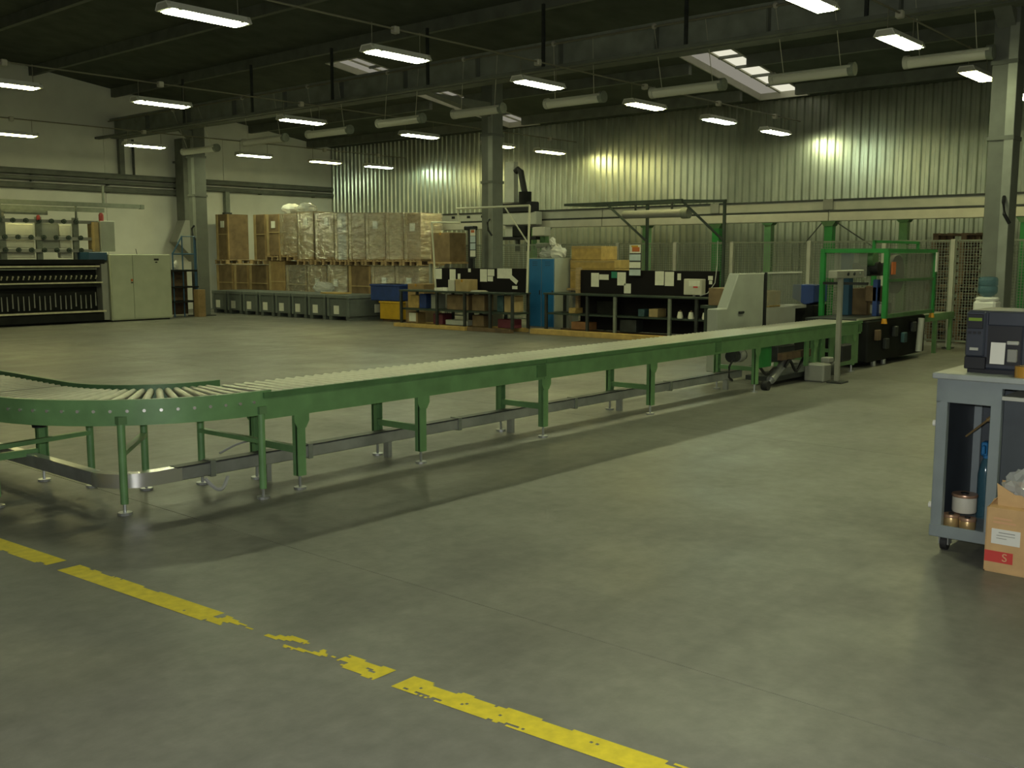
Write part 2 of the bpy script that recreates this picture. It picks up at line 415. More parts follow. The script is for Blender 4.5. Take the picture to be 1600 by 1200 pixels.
# services along the girder
for dy, z, nm in ((0, 5.02, 'pair of thin conduits'),):
    pass
cd = thing('conduit_run', (15.25, 10, 5.55), 'thin yellowish conduit along the roof girder feeding the unlit lamps', 'conduit')
obj('pipe', B().cyl((15.18, 1.0, 5.56), (15.18, YL, 5.56), .02, 6), 'conduit', cd)
cd2 = thing('cable_tray', (14.8, 12, 5.0), 'narrow dark cable tray hung under the roof girder', 'tray')
obj('tray', B().bx(14.74, 14.88, YR, YL, 5.02, 5.04).bx(14.74, 14.75, YR, YL, 5.04, 5.08).bx(14.87, 14.88, YR, YL, 5.04, 5.08), 'steel_beam', cd2)
for y in (6.0, 9.0, 12.0, 15.0, 18.0, 21.0, 24.0):
    obj('hanger', B().bx(14.78, 14.83, y, y+.05, 5.03, 6.2), 'dark_steel', cd2)

# ------------------------------------------------------------------ lamps
def lamp_meshes():
    """lit lamp along x, origin in the middle of its top"""
    h = B().prism([(-.10, 0), (.10, 0), (.145, -.082), (.137, -.085), (.095, -.015), (-.095, -.015), (-.137, -.085), (-.145, -.082)], 'x', -.57, .57)
    d = B(); d.prism([(-.09, -.018), (.09, -.018), (.105, -.07), (.10, -.106), (-.10, -.106), (-.105, -.07)], 'x', -.52, .52)
    for v in d.b.verts:
        if v.co.z < -.1: v.co.x *= .94
    e = B().prism([(-.11, -.002), (.11, -.002), (.135, -.09), (-.135, -.09)], 'x', 0, .045)
    c = B().bx(-.02, .02, -.155, -.135, -.095, -.06)
    return (finish(h.b, 'lamp_housing', 'reflector'), d, finish(e.b, 'end_cap', 'lamp_body'), finish(c.b, 'clip', 'lamp_body'))
HM, DB, EM, CM = lamp_meshes()
DM = {}
for k in ('lamp_white', 'lamp_yellow', 'lamp_cool'):
    b2 = B(); b2.b = DB.b.copy(); DM[k] = finish(b2.b, 'diffuser', k)
chain_m = finish(B().cyl((0, 0, 0), (0, 0, .315), .006, 5).b, 'chain', 'conduit')
def lit_lamp(x, y, kind, label, group):
    z = 4.57
    t = thing('fluorescent_lamp', (x, y, z), label, 'lamp', group)
    place('lamp_housing', HM, (x, y, z), t); place('diffuser', DM[kind], (x, y, z), t)
    place('end_cap', EM, (x-.565, y, z), t); place('end_cap', EM, (x+.52, y, z), t)
    for s in (-.42, .42):
        place('clip', CM, (x+s, y, z), t); place('chain', chain_m, (x+s*1.1, y, z), t)
    return t
ROWS = [
 (-.6, [(4.6, 'w'), (7.9, 'w'), (11.1, 'w'), (14.0, 'w')], ''),  # unseen row, added to light the right-hand floor and soften shadows
 (5.2, [(7.9, 'w'), (11.1, 'w'), (13.95, 'w'), (17.3, 'y'), (20.2, 'w')], 'right-hand row, above the sealing machine'),
 (10.98, [(4.0, 'w'), (7.1, 'w'), (10.2, 'w'), (13.4, 'w'), (16.6, 'y'), (19.4, 'c'), (22.0, 'w')], 'upper long row, ending above the glazed roof light wall'),
 (17.7, [(4.5, 'w'), (7.6, 'y'), (10.45, 'w'), (13.7, 'w'), (17.15, 'w'), (19.95, 'y'), (22.1, 'y')], 'middle row, ending over the robot gantry'),
 (24.7, [(7.4, 'w'), (10.7, 'y'), (14.05, 'w'), (17.4, 'w'), (19.95, 'y'), (22.1, 'c')], 'lowest row, over the stacked cartons'),
]
KN = {'w': 'lamp_white', 'y': 'lamp_yellow', 'c': 'lamp_cool'}
short = ['added fill row beyond the right edge', 'right-hand row', 'upper long row', 'middle row', 'lowest row']
def lamp_label(r, i, col):
    if r == 0: return 'added %s fill lamp out of view beyond the right edge, %s of its row' % (col, ORD[i])
    if i == 0: return 'lit %s lamp just out of view before the start of the %s' % (col, short[r])
    return 'lit %s fluorescent lamp, %s from the left in the %s' % (col, ORD[i-1], short[r])
for r, (y, ls, ds) in enumerate(ROWS):
    for i, (x, k) in enumerate(ls):
        col = {'w': 'white', 'y': 'yellowish', 'c': 'cool white'}[k]
        lit_lamp(x, y, KN[k], lamp_label(r, i, col), 'lit lamps of the ' + short[r])
    c = thing('lamp_conduit', (ls[0][0], y, 4.82), 'thin conduit strung above the lit lamps of the %s' % short[r], 'conduit')
    obj('pipe', B().cyl((XF, y+.008, 4.86), (XB-.1, y+.008, 4.86), .014, 6), 'conduit', c)
    for i, (x, k) in enumerate(ls):
        obj('junction_box', B().bx(x-.05, x+.05, y-.03, y+.07, 4.80, 4.90), 'junction', c, .012)
# unlit lamps hung crosswise under the girder
def unlit(x, y0, y1, label):
    z = 4.52
    t = thing('unlit_lamp', (x, (y0+y1)/2, z), label, 'lamp', 'unlit lamps hanging below the girder')
    obj('housing', B().prism([(x-.09, z+.05), (x+.09, z+.05), (x+.11, z-.0), (x-.11, z-.0)], 'y', y0, y1), 'lamp_body', t, .01)
    obj('cover', B().cyl((x, y0+.05, z-.02), (x, y1-.05, z-.02), .085, 12), 'lamp_cover', t, smooth=True)
    obj('end_ring', B().cyl((x, y0-.03, z-.01), (x, y0+.06, z-.01), .105, 14), 'bar_grey', t, smooth=True)
    obj('end_ring', B().cyl((x, y1-.05, z-.01), (x, y1+.02, z-.01), .10, 14), 'lamp_body', t, smooth=True)
    for y in (y0+.2, y1-.2):
        obj('hanging_wire', B().cyl((x, y, z+.05), (15.2, y, 5.56), .006, 5), 'wire', t)
    obj('junction_box', B().sph((15.2, y1-.2, 5.57), .05, u=10, v=6), 'junction', t, smooth=True)
UN = [(15.55, 4.5, 5.7, 'unlit grey tube lamp next to the right-hand column top'),
 (15.55, 6.5, 7.85, 'unlit grey tube lamp crossing the lower end of the bright roof light'),
 (15.48, 8.7, 10.1, 'unlit grey tube lamp just above the yellowish lit lamp at centre'),
 (15.25, 11.0, 12.3, 'unlit dim tube lamp left of the yellowish lit lamp at centre'),
 (15.12, 13.3, 14.6, 'unlit pale tube lamp in front of the central column top'),
 (15.1, 15.5, 16.85, 'unlit tube lamp just left of the central column, below the far roof light'),
 (15.35, 18.1, 19.6, 'unlit tube lamp between two lit lamps at left centre'),
 (15.35, 20.5, 22.2, 'unlit tube lamp right of the left-hand column'),
 (15.6, 23.8, 25.4, 'unlit tube lamp hanging across the left-hand column')]
for u in UN: unlit(*u)

# ------------------------------------------------------------------ floor line (worn yellow paint, real thin flakes)
def yellow_line():
    rnd = random.Random(3)
    from mathutils import noise
    b = B(); dy = .012; ncell = 10
    y = -.6
    wdt = .125
    while y < 7.2:
        xc = 2.66 - (y-1.67)*.068
        if abs(y-5.28) < .07 or abs(y-2.84) < .05: wear = .95
        elif 3.15 < y < 3.98: wear = .56
        elif 2.9 < y < 3.15: wear = .36
        elif 2.3 < y < 2.8: wear = .27
        else: wear = .10
        for c in range(ncell):
            u = (c+.5)/ncell
            n = noise.fractal(Vector((u*2.2, y*6.0, 3.1)), .9, 2.1, 4)
            n = .5 + .5*n + .22*math.sin(y*2.3)*(u-.5)
            edge = abs(u-.5)*2
            if n - .55*max(0, edge-.5) < wear: continue
            x0 = xc - wdt/2 + wdt*c/ncell; x1 = x0 + wdt/ncell
            v = [b.b.verts.new(p) for p in ((x0, y, .0012), (x1, y, .0012), (x1, y+dy, .0012), (x0, y+dy, .0012))]
            b.b.faces.new(v)
        y += dy
    bmesh.ops.remove_doubles(b.b, verts=b.b.verts[:], dist=.0006)
    o = obj('floor_marking', b, 'yellow_paint'); tag(o, 'worn yellow painted line across the concrete floor in front', 'floor line')
yellow_line()

# ------------------------------------------------------------------ roller conveyor
YN, YFAR = 5.74, 6.35          # near and far rail of the straight run
CX, CY, RO, RI = 4.03, 7.05, 1.31, .70
ZT = .73
cv = thing('roller_conveyor', (8, 6.05, 0), 'long green roller conveyor with a curved end, crossing the hall', 'conveyor')
def chan(b, x0, x1, yy, s, zt, zb):
    # C channel along x, web at yy, flanges pointing to s
    b.prism([(yy, zb), (yy+s*.05, zb), (yy+s*.05, zb+.012), (yy+s*.008, zb+.012), (yy+s*.008, zt-.012), (yy+s*.05, zt-.012), (yy+s*.05, zt), (yy, zt)], 'x', x0, x1)
    return b
for x0, x1 in ((4.05, 7.1), (7.105, 10.3), (10.305, 14.4)):
    obj('side_rail', chan(B(), x0, x1, YN, 1, ZT, ZT-.185), 'green', cv)
    obj('lip', B().bx(x0, x1, YN-.022, YN, ZT-.035, ZT+.004), 'green_dark', cv)
    obj('side_rail', chan(B(), x0, x1, YFAR, -1, ZT-.01, ZT-.185), 'green', cv)
    obj('splice_plate', B().bx(x1-.11, x1+.02, YN-.008, YN, ZT-.16, ZT-.05), 'green_dark', cv)
def arc(r, a0, a1, n):
    out = []
    for i in range(n+1):
        a = a0 + (a1-a0)*i/n
        out.append((CX - r*math.cos(a), CY - r*math.sin(a), -math.cos(a), -math.sin(a)))
    return out
A0, A1 = 0, math.pi/2
p_out = [(CX-RO, 9.6, -1, 0), (CX-RO, CY+.001, -1, 0)] + arc(RO, A0, A1, 28) + [(4.12, CY-RO, 0, -1)]
obj('curved_rail', B().sweep(p_out, [(0, ZT-.15), (.006, ZT-.15), (.006, ZT+.015), (-.03, ZT+.015), (-.03, ZT+.007), (0, ZT+.007)]), 'green', cv, smooth=True)
p_in = [(CX-RI, 9.6, -1, 0), (CX-RI, CY+.001, -1, 0)] + arc(RI, A0, A1, 24) + [(4.12, YFAR, 0, -1)]
obj('curved_rail', B().sweep(p_in, [(-.006, ZT-.13), (0, ZT-.13), (0, ZT+.035), (-.03, ZT+.035), (-.03, ZT+.028), (-.006, ZT+.028)]), 'green_dark', cv, smooth=True)
# rollers
rs = finish(B().cyl((0, -.285, 0), (0, .285, 0), .026, 10).b, 'roller', 'roller', smooth=True)
n = int((14.36-4.12)/.092)
for i in range(n):
    place('roller', rs, (4.14+.092*i, (YN+YFAR)/2, ZT-.022), cv)
for i in range(20):
    a = R(3 + 4.45*i)
    rm = (RO+RI)/2
    place('roller', rs, (CX-rm*math.cos(a), CY-rm*math.sin(a), ZT-.012), cv, (0, 0, a + math.pi/2))
for i in range(27):
    place('roller', rs, (CX-(RO+RI)/2, CY+.07+.092*i, ZT-.012), cv, (0, 0, math.pi/2))
bm_ = finish(B().cyl((0, 0, 0), (.012, 0, 0), .011, 8).b, 'axle_bolt', 'bolt')
for i in range(20):
    a = R(3 + 4.45*i)
    place('axle_bolt', bm_, (CX-(RO+.006)*math.cos(a), CY-(RO+.006)*math.sin(a), ZT-.055), cv, (0, 0, a + math.pi))
# legs of the straight run
def foot(x, y, zt, parent):
    obj('screw_foot', B().cyl((x, y, .012), (x, y, zt), .011, 8).cyl((x, y, 0), (x, y, .016), .045, 12), 'trunking', parent)
def straight_leg(x, y, s):
    l = obj('leg', B().bx(x-.034, x+.034, y-.012, y+.012, .10, ZT-.185).bx(x-.034, x-.028, y, y+s*.05, .10, ZT-.185).bx(x+.028, x+.034, y, y+s*.05, .10, ZT-.185), 'green', cv)
    obj('gusset', B().prism([(x-.065, ZT-.17), (x+.065, ZT-.17), (x+.065, ZT-.235), (x+.035, ZT-.285), (x-.035, ZT-.285), (x-.065, ZT-.235)], 'y', y-s*.02, y-s*.012), 'green', l)
    foot(x, y+s*.02, .12, l)
    return l
for x in (4.38, 5.58, 7.14, 8.93, 11.25, 12.9, 14.2):
    straight_leg(x, YN+.025, 1); straight_leg(x, YFAR-.025, -1)
    obj('cross_bar', B().bx(x-.02, x+.02, YN+.05, YFAR-.05, .26, .31), 'green', cv)
# legs of the bend
def round_leg(x, y, zb=.10):
    l = obj('leg', B().cyl((x, y, zb), (x, y, ZT-.10), .025, 12), 'green', cv, smooth=True)
    obj('leg_bracket', B().bx(x-.03, x+.03, y-.03, y+.03, ZT-.14, ZT-.09), 'green_pale', l)
    foot(x, y, zb, l); return l
for a in (8, 50, 88):
    ca, sa = math.cos(R(a)), math.sin(R(a))
    o_ = (CX-(RO+.0)*ca + (.05 if a == 88 else 0), CY-(RO+.0)*sa); i_ = (CX-.60*ca, CY-.60*sa)
    round_leg(*o_, zb=.07); round_leg(*i_)
    obj('cross_bar', B().bar((*o_, .40), (*i_, .40), .045, .03), 'green', cv)
for y in (7.45, 9.3):
    straight_leg(2.78, y, 1); straight_leg(3.30, y, -1)
    obj('cross_bar', B().bx(2.8, 3.28, y-.02, y+.02, .20, .25), 'green', cv)
    obj('motor', B().cyl((3.25, y-.1, .42), (3.25, y-.1, .60), .05, 12), 'black', cv, smooth=True)

# galvanised trunking under it
tk = thing('cable_trunking', (7, 6.2, .12), 'galvanised cable trunking bent around under the green conveyor', 'trunking')
obj('trunk', B().bx(3.62, 11.6, 6.14, 6.22, .13, .22), 'trunking', tk, .006)
obj('trunk', B().bar((3.22, 6.44, .175), (3.22, 9.6, .175), .08, .09), 'trunking', tk, .006)
obj('trunk_bend', B().sweep([(3.22, 6.45, -1, 0)] + [(3.48-.26*math.cos(R(t)), 6.44-.26*math.sin(R(t)), -math.cos(R(t)), -math.sin(R(t))) for t in range(0, 91, 10)] + [(3.66, 6.18, 0, -1)], [(-.04, .13), (.045, .13), (.045, .225), (-.04, .225)]), 'bolt', tk, smooth=True)
obj('trunk_lid', B().bx(3.62, 11.6, 6.135, 6.225, .22, .228), 'dark_steel', tk)
for x in (4.38, 5.58, 7.14, 8.93, 11.25):
    obj('support', B().bx(x-.02, x+.02, 6.15, 6.21, .0, .13), 'trunking', tk)
for x in (3.9, 4.75, 6.4, 8.1, 9.9):
    obj('joint_strap', B().bx(x-.02, x+.02, 6.128, 6.232, .12, .234), 'bar_grey', tk)
solo('grey_hose', B().tube([(3.80+.02*i, 6.08-.03*math.sin(i*.35), .13-.09*math.sin(i*.33)) for i in range(10)], .014), 'cable_grey', 'thin grey hose looping down from the trunking near the bend', 'hose', smooth=True)
solo('grey_cable', B().tube([(4.05+.05*i, 6.28+.004*i, .245+.05*math.sin(i*.32)) for i in range(10)], .009), 'cable_grey', 'thin pale cable lying over the trunking near the bend', 'cable', smooth=True)

# drive and bits under the far part of the conveyor
dv = thing('conveyor_drive', (11.3, 5.95, .2), 'small dark motor and green gearbox hung under the conveyor', 'motor')
obj('motor_body', B().cyl((10.88, 5.92, .46), (11.16, 5.92, .46), .075, 14), 'dark_steel', dv, smooth=True)
obj('motor_fins', B().cyl((11.0, 5.92, .46), (11.12, 5.92, .46), .085, 14), 'machine_grey', dv, smooth=True)
obj('gear_plate', B().bx(11.30, 11.72, 5.80, 5.84, .28, .56), 'green_bright', dv, .01)
obj('motor_cable', B().tube([(10.9, 5.9, .42), (10.78, 5.88, .34), (10.78, 5.88, .22), (10.9, 5.9, .17), (11.02, 6.0, .16)], .014), 'cable', dv, smooth=True)
solo('black_cable', B().tube([(11.35+.07*i, 5.86, .26-.008*i+.05*math.sin(i*.9)) for i in range(10)], .018), 'cable', 'thick black cable slung behind the fifth conveyor leg', 'cable', smooth=True)
pk = thing('pneumatic_unit', (12.35, 5.9, 0), 'cluster of pneumatic cylinders and hoses low under the conveyor', 'machine unit')
obj('base', B().bx(11.9, 13.6, 5.85, 6.25, .06, .12), 'dark_steel', pk)
obj('cylinder', B().cyl((11.75, 5.82, .10), (12.35, 5.9, .30), .055, 12), 'trunking', pk, smooth=True)
obj('piston_rod', B().cyl((11.55, 5.79, .04), (11.75, 5.82, .10), .018, 8), 'bolt', pk, smooth=True)
obj('roller_end', B().cyl((11.5, 5.72, .06), (11.5, 5.80, .06), .06, 12), 'rubber', pk, smooth=True)
obj('valve_block', B().bx(12.05, 12.55, 5.88, 6.15, .30, .50), 'dark_steel', pk, .01)
obj('hose', B().tube([(12.1+.05*i, 5.8, .24+.08*math.sin(i*.7)) for i in range(12)], .02), 'cable', pk, smooth=True)
obj('tray', B().bx(12.0, 12.95, 5.8, 5.86, .33, .42), 'wood_dark', pk)
mt = thing('gear_motor', (12.95, 5.75, 0), 'grey flanged gear motor standing on the floor by the signal post', 'motor')
obj('gearbox', B().bx(12.7, 12.95, 5.54, 5.82, 0, .24), 'machine_grey', mt, .02)
obj('motor_can', B().cyl((12.95, 5.68, .14), (13.3, 5.68, .14), .10, 16), 'dark_steel', mt, smooth=True)
obj('terminal_box', B().bx(13.02, 13.18, 5.61, 5.73, .23, .30), 'machine_grey', mt, .01)
for i, x in enumerate((12.55, 13.05, 13.75)):
    obj('skirt_bracket', B().bx(x, x+.09, YN-.015, YN+.02, .22, ZT-.18), 'green_dark', cv)
obj('skirt_plate', B().bx(13.35, 14.35, YN+.012, YN+.03, .12, ZT-.18), 'green_pale', cv)
obj('skirt_motor', B().bx(13.5, 13.85, YN-.10, YN+.01, .20, .44), 'black', cv, .02)

# signal post with a box on top
sp = thing('operator_post', (12.82, 5.41, 0), 'slim grey post with a long operator box on top before the conveyor end', 'control post')
obj('post', B().bx(12.79, 12.85, 5.38, 5.44, .02, 1.38), 'post_grey', sp, .006)
obj('foot_plate', B().bx(12.70, 12.94, 5.30, 5.50, 0, .02), 'dark_steel', sp)
obj('box', B().bx(12.56, 13.45, 5.35, 5.47, 1.37, 1.475), 'post_grey', sp, .01)
for i in range(3): obj('button', B().cyl((12.9+.2*i, 5.335, 1.425), (12.9+.2*i, 5.352, 1.425), .022, 10), ('black', 'dark_steel', 'bar_grey')[i], sp)

# ------------------------------------------------------------------ grey guarded cabinet behind the conveyor
cb = thing('machine_enclosure', (13.6, 7.4, 0), 'grey sheet-metal machine enclosure with a slanted left shoulder behind the conveyor', 'machine')
obj('body', B().prism([(12.45, .05), (12.45, .93), (12.72, .93), (13.04, 1.41), (13.82, 1.41), (13.82, .05)], 'y', 7.0, 7.16), 'cabinet_grey', cb, .012)
obj('side_post', B().bx(13.83, 13.90, 6.99, 7.06, .05, 1.42), 'black', cb)
obj('handle', B().bx(13.05, 13.2, 6.975, 7.0, .84, .875), 'black', cb, .008)
obj('guard_pane', B().bx(13.92, 15.1, 7.01, 7.03, .92, 1.40), 'guard_pane', cb)
obj('top_rail', B().bx(13.82, 15.1, 7.0, 7.05, 1.395, 1.42), 'pale_grey', cb)
obj('lower_panel', B().bx(13.9, 14.9, 7.0, 7.04, .05, .88), 'machine_grey', cb)
obj('table', B().bx(13.92, 15.4, 7.05, 7.6, .84, .885), 'machine_grey', cb)
def carton(x0, x1, y0, y1, z0, z1, m, label, group=None, tape=True, name='carton', lab=None, labcol='paper'):
    t = thing(name, ((x0+x1)/2, (y0+y1)/2, z0), label, 'box', group)
    obj('body', B().bx(x0, x1, y0, y1, z0, z1), m, t, min(.008, (x1-x0)*.05))
    if tape: obj('tape', B().bx(x0-.002, x1+.002, (y0+y1)/2-.025, (y0+y1)/2+.025, z1-.06, z1+.002), 'tape_amber', t)
    if lab: obj('paper_label', B().bx(x0-.006, x0+.001, *lab), labcol, t)
    return t
carton(14.25, 14.62, 7.12, 7.5, .885, 1.13, 'wood_yellow', 'yellow-brown carton behind the clear guard of the grey enclosure')
carton(15.95, 16.6, 8.45, 9.15, .79, 1.10, 'cardboard_dark', 'reddish brown carton between the second workbench and the grey enclosure')
tb = thing('low_trolley', (16.2, 8.8, 0), 'dark low trolley under the reddish brown carton', 'trolley')
obj('deck', B().bx(15.85, 16.75, 8.35, 9.25, .74, .79), 'dark_green_steel', tb)
for x in (15.9, 16.65):
    for y_ in (8.4, 9.15): obj('leg', B().bx(x, x+.05, y_, y_+.05, 0, .74), 'dark_green_steel', tb)
bb = thing('blue_hopper', (15.6, 7.5, 0), 'dark blue tapered hopper on a dark stand beside the green machine', 'hopper')
obj('hopper', B().prism([(6.95, 1.20), (7.32, 1.20), (7.32, .98), (7.1, .88), (6.95, .92)], 'x', 15.45, 15.95), 'bin_blue', bb, .01)
obj('stand', B().bx(15.45, 15.95, 6.95, 7.35, 0, .88), 'machine_black', bb, .01)

# ------------------------------------------------------------------ green framed carton sealing machine
gm = thing('carton_sealer', (16.3, 6.25, 0), 'green framed guarded carton sealing machine at the conveyor end', 'machine')
X0, X1, Y0, Y1 = 15.3, 17.4, 5.75, 6.75
for x in (X0, X1):
    for y_ in (Y0, Y1):
        obj('post', B().bx(x-.035, x+.035, y_-.035, y_+.035, .72, 1.74), 'green_bright', gm)
        obj('post_foot', B().cyl((x, y_, .64), (x, y_, .74), .05, 10, .03), 'lens_amber', gm)
for z in (1.74,):
    for y_ in (Y0, Y1): obj('top_bar', B().bx(X0-.04, X1+.04, y_-.03, y_+.03, z-.03, z+.03), 'green_bright', gm)
    for x in (X0, X1): obj('top_bar', B().bx(x-.03, x+.03, Y0, Y1, z-.03, z+.03), 'green_bright', gm)
obj('upper_bar', B().bx(15.45, 17.4, 6.0, 6.04, 1.86, 1.90).bx(15.45, 15.49, 6.0, 6.04, 1.74, 1.9).bx(17.36, 17.4, 6.0, 6.04, 1.74, 1.9), 'green_bright', gm)
obj('mid_bar', B().bx(X0, X1, Y0-.02, Y0+.02, 1.27, 1.31), 'green_dark', gm)
obj('lower_bar', B().bx(X0, X1, Y0-.025, Y0+.025, .72, .78), 'green_dark', gm)
obj('guard_pane', B().bx(X0+.05, X1-.05, Y0-.004, Y0+.004, .78, 1.70), 'guard_pane', gm)
obj('guard_pane', B().bx(X0-.004, X0+.004, Y0+.30, Y1-.05, 1.32, 1.70), 'guard_pane', gm)
obj('arched_cover', B().cyl((15.9, Y0+.05, 1.38), (15.9, Y0+.12, 1.38), .30, 24), 'machine_grey', gm, smooth=True)
obj('base_body', B().bx(14.75, 17.2, 5.78, 6.7, .08, .70), 'machine_black', gm, .02)
for i, (x, z) in enumerate(((15.0, .40), (15.35, .25), (15.7, .42), (16.1, .3), (16.5, .45))):
    obj('base_fitting', B().bx(x, x+.14, 5.72, 5.78, z, z+.16), ('wood_dark', 'dark_steel', 'dark_steel', 'teal_dark', 'dark_steel')[i], gm, .01)
obj('base_leg', B().cyl((15.2, 5.85, 0), (15.2, 5.85, .1), .04, 10), 'trunking', gm); obj('base_leg', B().cyl((15.6, 5.85, 0), (15.6, 5.85, .1), .04, 10), 'trunking', gm)
obj('base_leg', B().cyl((17.0, 6.6, 0), (17.0, 6.6, .1), .04, 10), 'trunking', gm)
obj('outlet_pipe', B().cyl((16.72, 5.7, .12), (16.78, 5.7, .66), .05, 10), 'pale_grey', gm, smooth=True)
obj('bed', B().bx(14.5, 17.35, 5.85, 6.65, .70, .735), 'dark_steel', gm)
obj('bed_edge', B().bx(14.5, 15.6, 5.83, 5.86, .715, .745), 'roller', gm)
obj('inner_column', B().bx(15.5, 15.65, 6.4, 6.55, .74, 1.70), 'blue_steel', gm)
obj('inner_column', B().bx(15.5, 15.62, 5.95, 6.02, .74, 1.30), 'bin_blue', gm)
obj('inner_beam', B().bx(15.2, 15.26, 6.0, 6.7, 1.22, 1.26), 'black', gm)
obj('carriage', B().bx(15.6, 16.3, 6.1, 6.6, 1.35, 1.55), 'dark_green_steel', gm, .02)
obj('motor', B().cyl((15.45, 5.98, 1.62), (15.45, 6.2, 1.62), .12, 16), 'green_dark', gm, smooth=True)
obj('motor', B().cyl((15.5, 5.93, 1.47), (15.5, 6.05, 1.47), .10, 16), 'black', gm, smooth=True)
obj('tape_head', B().bx(15.5, 15.9, 5.95, 6.15, .95, 1.2), 'wood_dark', gm, .02)
obj('tape_head', B().bx(15.6, 16.0, 5.9, 6.1, .76, .93), 'machine_grey', gm, .02)
obj('control_card', B().bx(15.44, 15.58, Y0-.04, Y0-.02, 1.38, 1.57), 'orange', gm)
obj('lamp_strip', B().bx(X1-.05, X1+.0, Y0-.06, Y0-.036, 1.40, 1.72), 'white_plastic', gm)
carton(15.75, 16.25, 6.2, 6.55, .735, 1.15, 'cardboard_dark', 'dim carton inside the green framed machine', tape=False)
ex = thing('outfeed_conveyor', (18.7, 6.1, 0), 'short green outfeed conveyor beyond the sealing machine', 'conveyor')
for y_ in (5.85, 6.45): obj('side_rail', B().bx(17.45, 18.85, y_-.02, y_+.02, .56, .68), 'green', ex)
for x in (17.9, 18.7):
    for y_ in (5.85, 6.45): obj('leg', B().bx(x-.03, x+.03, y_-.03, y_+.03, 0, .56), 'green', ex)
for i in range(9): place('roller', rs, (17.6+.15*i, 6.15, .645), ex)

# ------------------------------------------------------------------ robot gantry along the back
gt = thing('robot_gantry', (19.6, 12, 0), 'long pale gantry rail on green columns in front of the corrugated wall', 'gantry')
for (ya, yb) in ((2.6, 8.48), (8.5, 13.98), (14.0, 19.9)):
    obj('upper_beam', B().bx(19.42, 19.62, ya, yb, 2.56, 2.76), 'robot_grey', gt, .008)
    obj('lower_beam', B().bx(19.40, 19.66, ya, yb, 2.35, 2.52), 'off_white', gt, .008)
    obj('rail', B().bx(19.39, 19.42, ya, yb, 2.74, 2.775), 'dark_steel', gt)
    obj('groove', B().bx(19.41, 19.44, ya, yb, 2.52, 2.56), 'dark_steel', gt)
    obj('rear_beam', B().bx(20.4, 20.65, ya, yb, 2.42, 2.62), 'robot_grey', gt, .008)
for y_ in (19.65, 15.8, 11.02, 8.5, 4.9):
    c_ = obj('front_column', B().bx(19.44, 19.60, y_-.085, y_+.085, .02, 2.36), 'green_bright' if y_ < 12 else 'green', gt, .006)
    obj('base_plate', B().bx(19.36, 19.68, y_-.16, y_+.16, 0, .02), 'green_dark', c_)
    obj('head_plate', B().prism([(y_-.16, 2.35), (y_+.16, 2.35), (y_+.09, 2.25), (y_-.09, 2.25)], 'x', 19.42, 19.62), 'green_dark', c_)
for y_ in (17.0, 13.47, 10.31, 7.39, 4.2):
    c_ = obj('rear_column', B().bx(20.44, 20.6, y_-.08, y_+.08, .02, 2.43), 'green', gt, .006)
    obj('head_plate', B().prism([(y_-.17, 2.42), (y_+.17, 2.42), (y_+.09, 2.33), (y_-.09, 2.33)], 'x', 20.42, 20.62), 'green_dark', c_)
for y_ in (8.5, 11.02): obj('joint_sleeve', B().bx(19.38, 19.64, y_-.1, y_+.1, 2.57, 2.77), 'machine_grey', gt)
obj('stay_rod', B().cyl((19.45, 8.4, 2.36), (19.45, 7.45, 1.75), .012, 6), 'dark_steel', gt)
obj('stay_rod', B().cyl((19.45, 8.6, 2.36), (19.45, 9.0, 1.9), .012, 6), 'dark_steel', gt)
for y_ in (18.2, 18.75, 17.7): obj('fixing', B().bx(19.40, 19.425, y_, y_+.1, 2.64, 2.70), 'black', gt)
rb = thing('gantry_robot', (19.3, 16.3, 1.9), 'robot carriage with tall pale mast and black cable chain on the gantry', 'robot')
obj('mast', B().bx(19.25, 19.42, 16.55, 16.85, 2.1, 3.98), 'robot_grey', rb, .01)
obj('carriage', B().bx(19.1, 19.4, 15.85, 17.0, 2.72, 2.98), 'black', rb, .03)
obj('carriage_plate', B().bx(19.15, 19.38, 15.75, 16.9, 2.42, 2.74), 'robot_grey', rb, .02)
obj('drive_motor', B().cyl((19.2, 16.15, 2.95), (19.2, 16.15, 3.22), .16, 14), 'machine_black', rb, smooth=True)
obj('cable_chain', B().tube([(19.25, 16.12, 2.95), (19.25, 16.2, 3.2), (19.25, 16.28, 3.5), (19.25, 16.33, 3.72), (19.25, 16.42, 3.78), (19.25, 16.5, 3.72)], .075, 8), 'cable', rb, smooth=True)
obj('wrist', B().bx(19.1, 19.35, 16.05, 16.5, 2.12, 2.4), 'machine_black', rb, .03)
obj('gripper_bar', B().bx(19.12, 19.3, 15.75, 17.05, 2.06, 2.14), 'black', rb, .01)
for y_ in (16.0, 16.35): obj('gripper_finger', B().bx(19.15, 19.25, y_, y_+.07, 1.78, 2.08), 'dark_steel', rb)
obj('gripper_head', B().bx(19.1, 19.35, 15.45, 15.85, 2.14, 2.36), 'off_white', rb, .02)
obj('gripper_pad', B().bx(19.12, 19.32, 15.4, 15.75, 1.85, 1.98), 'machine_grey', rb, .02)

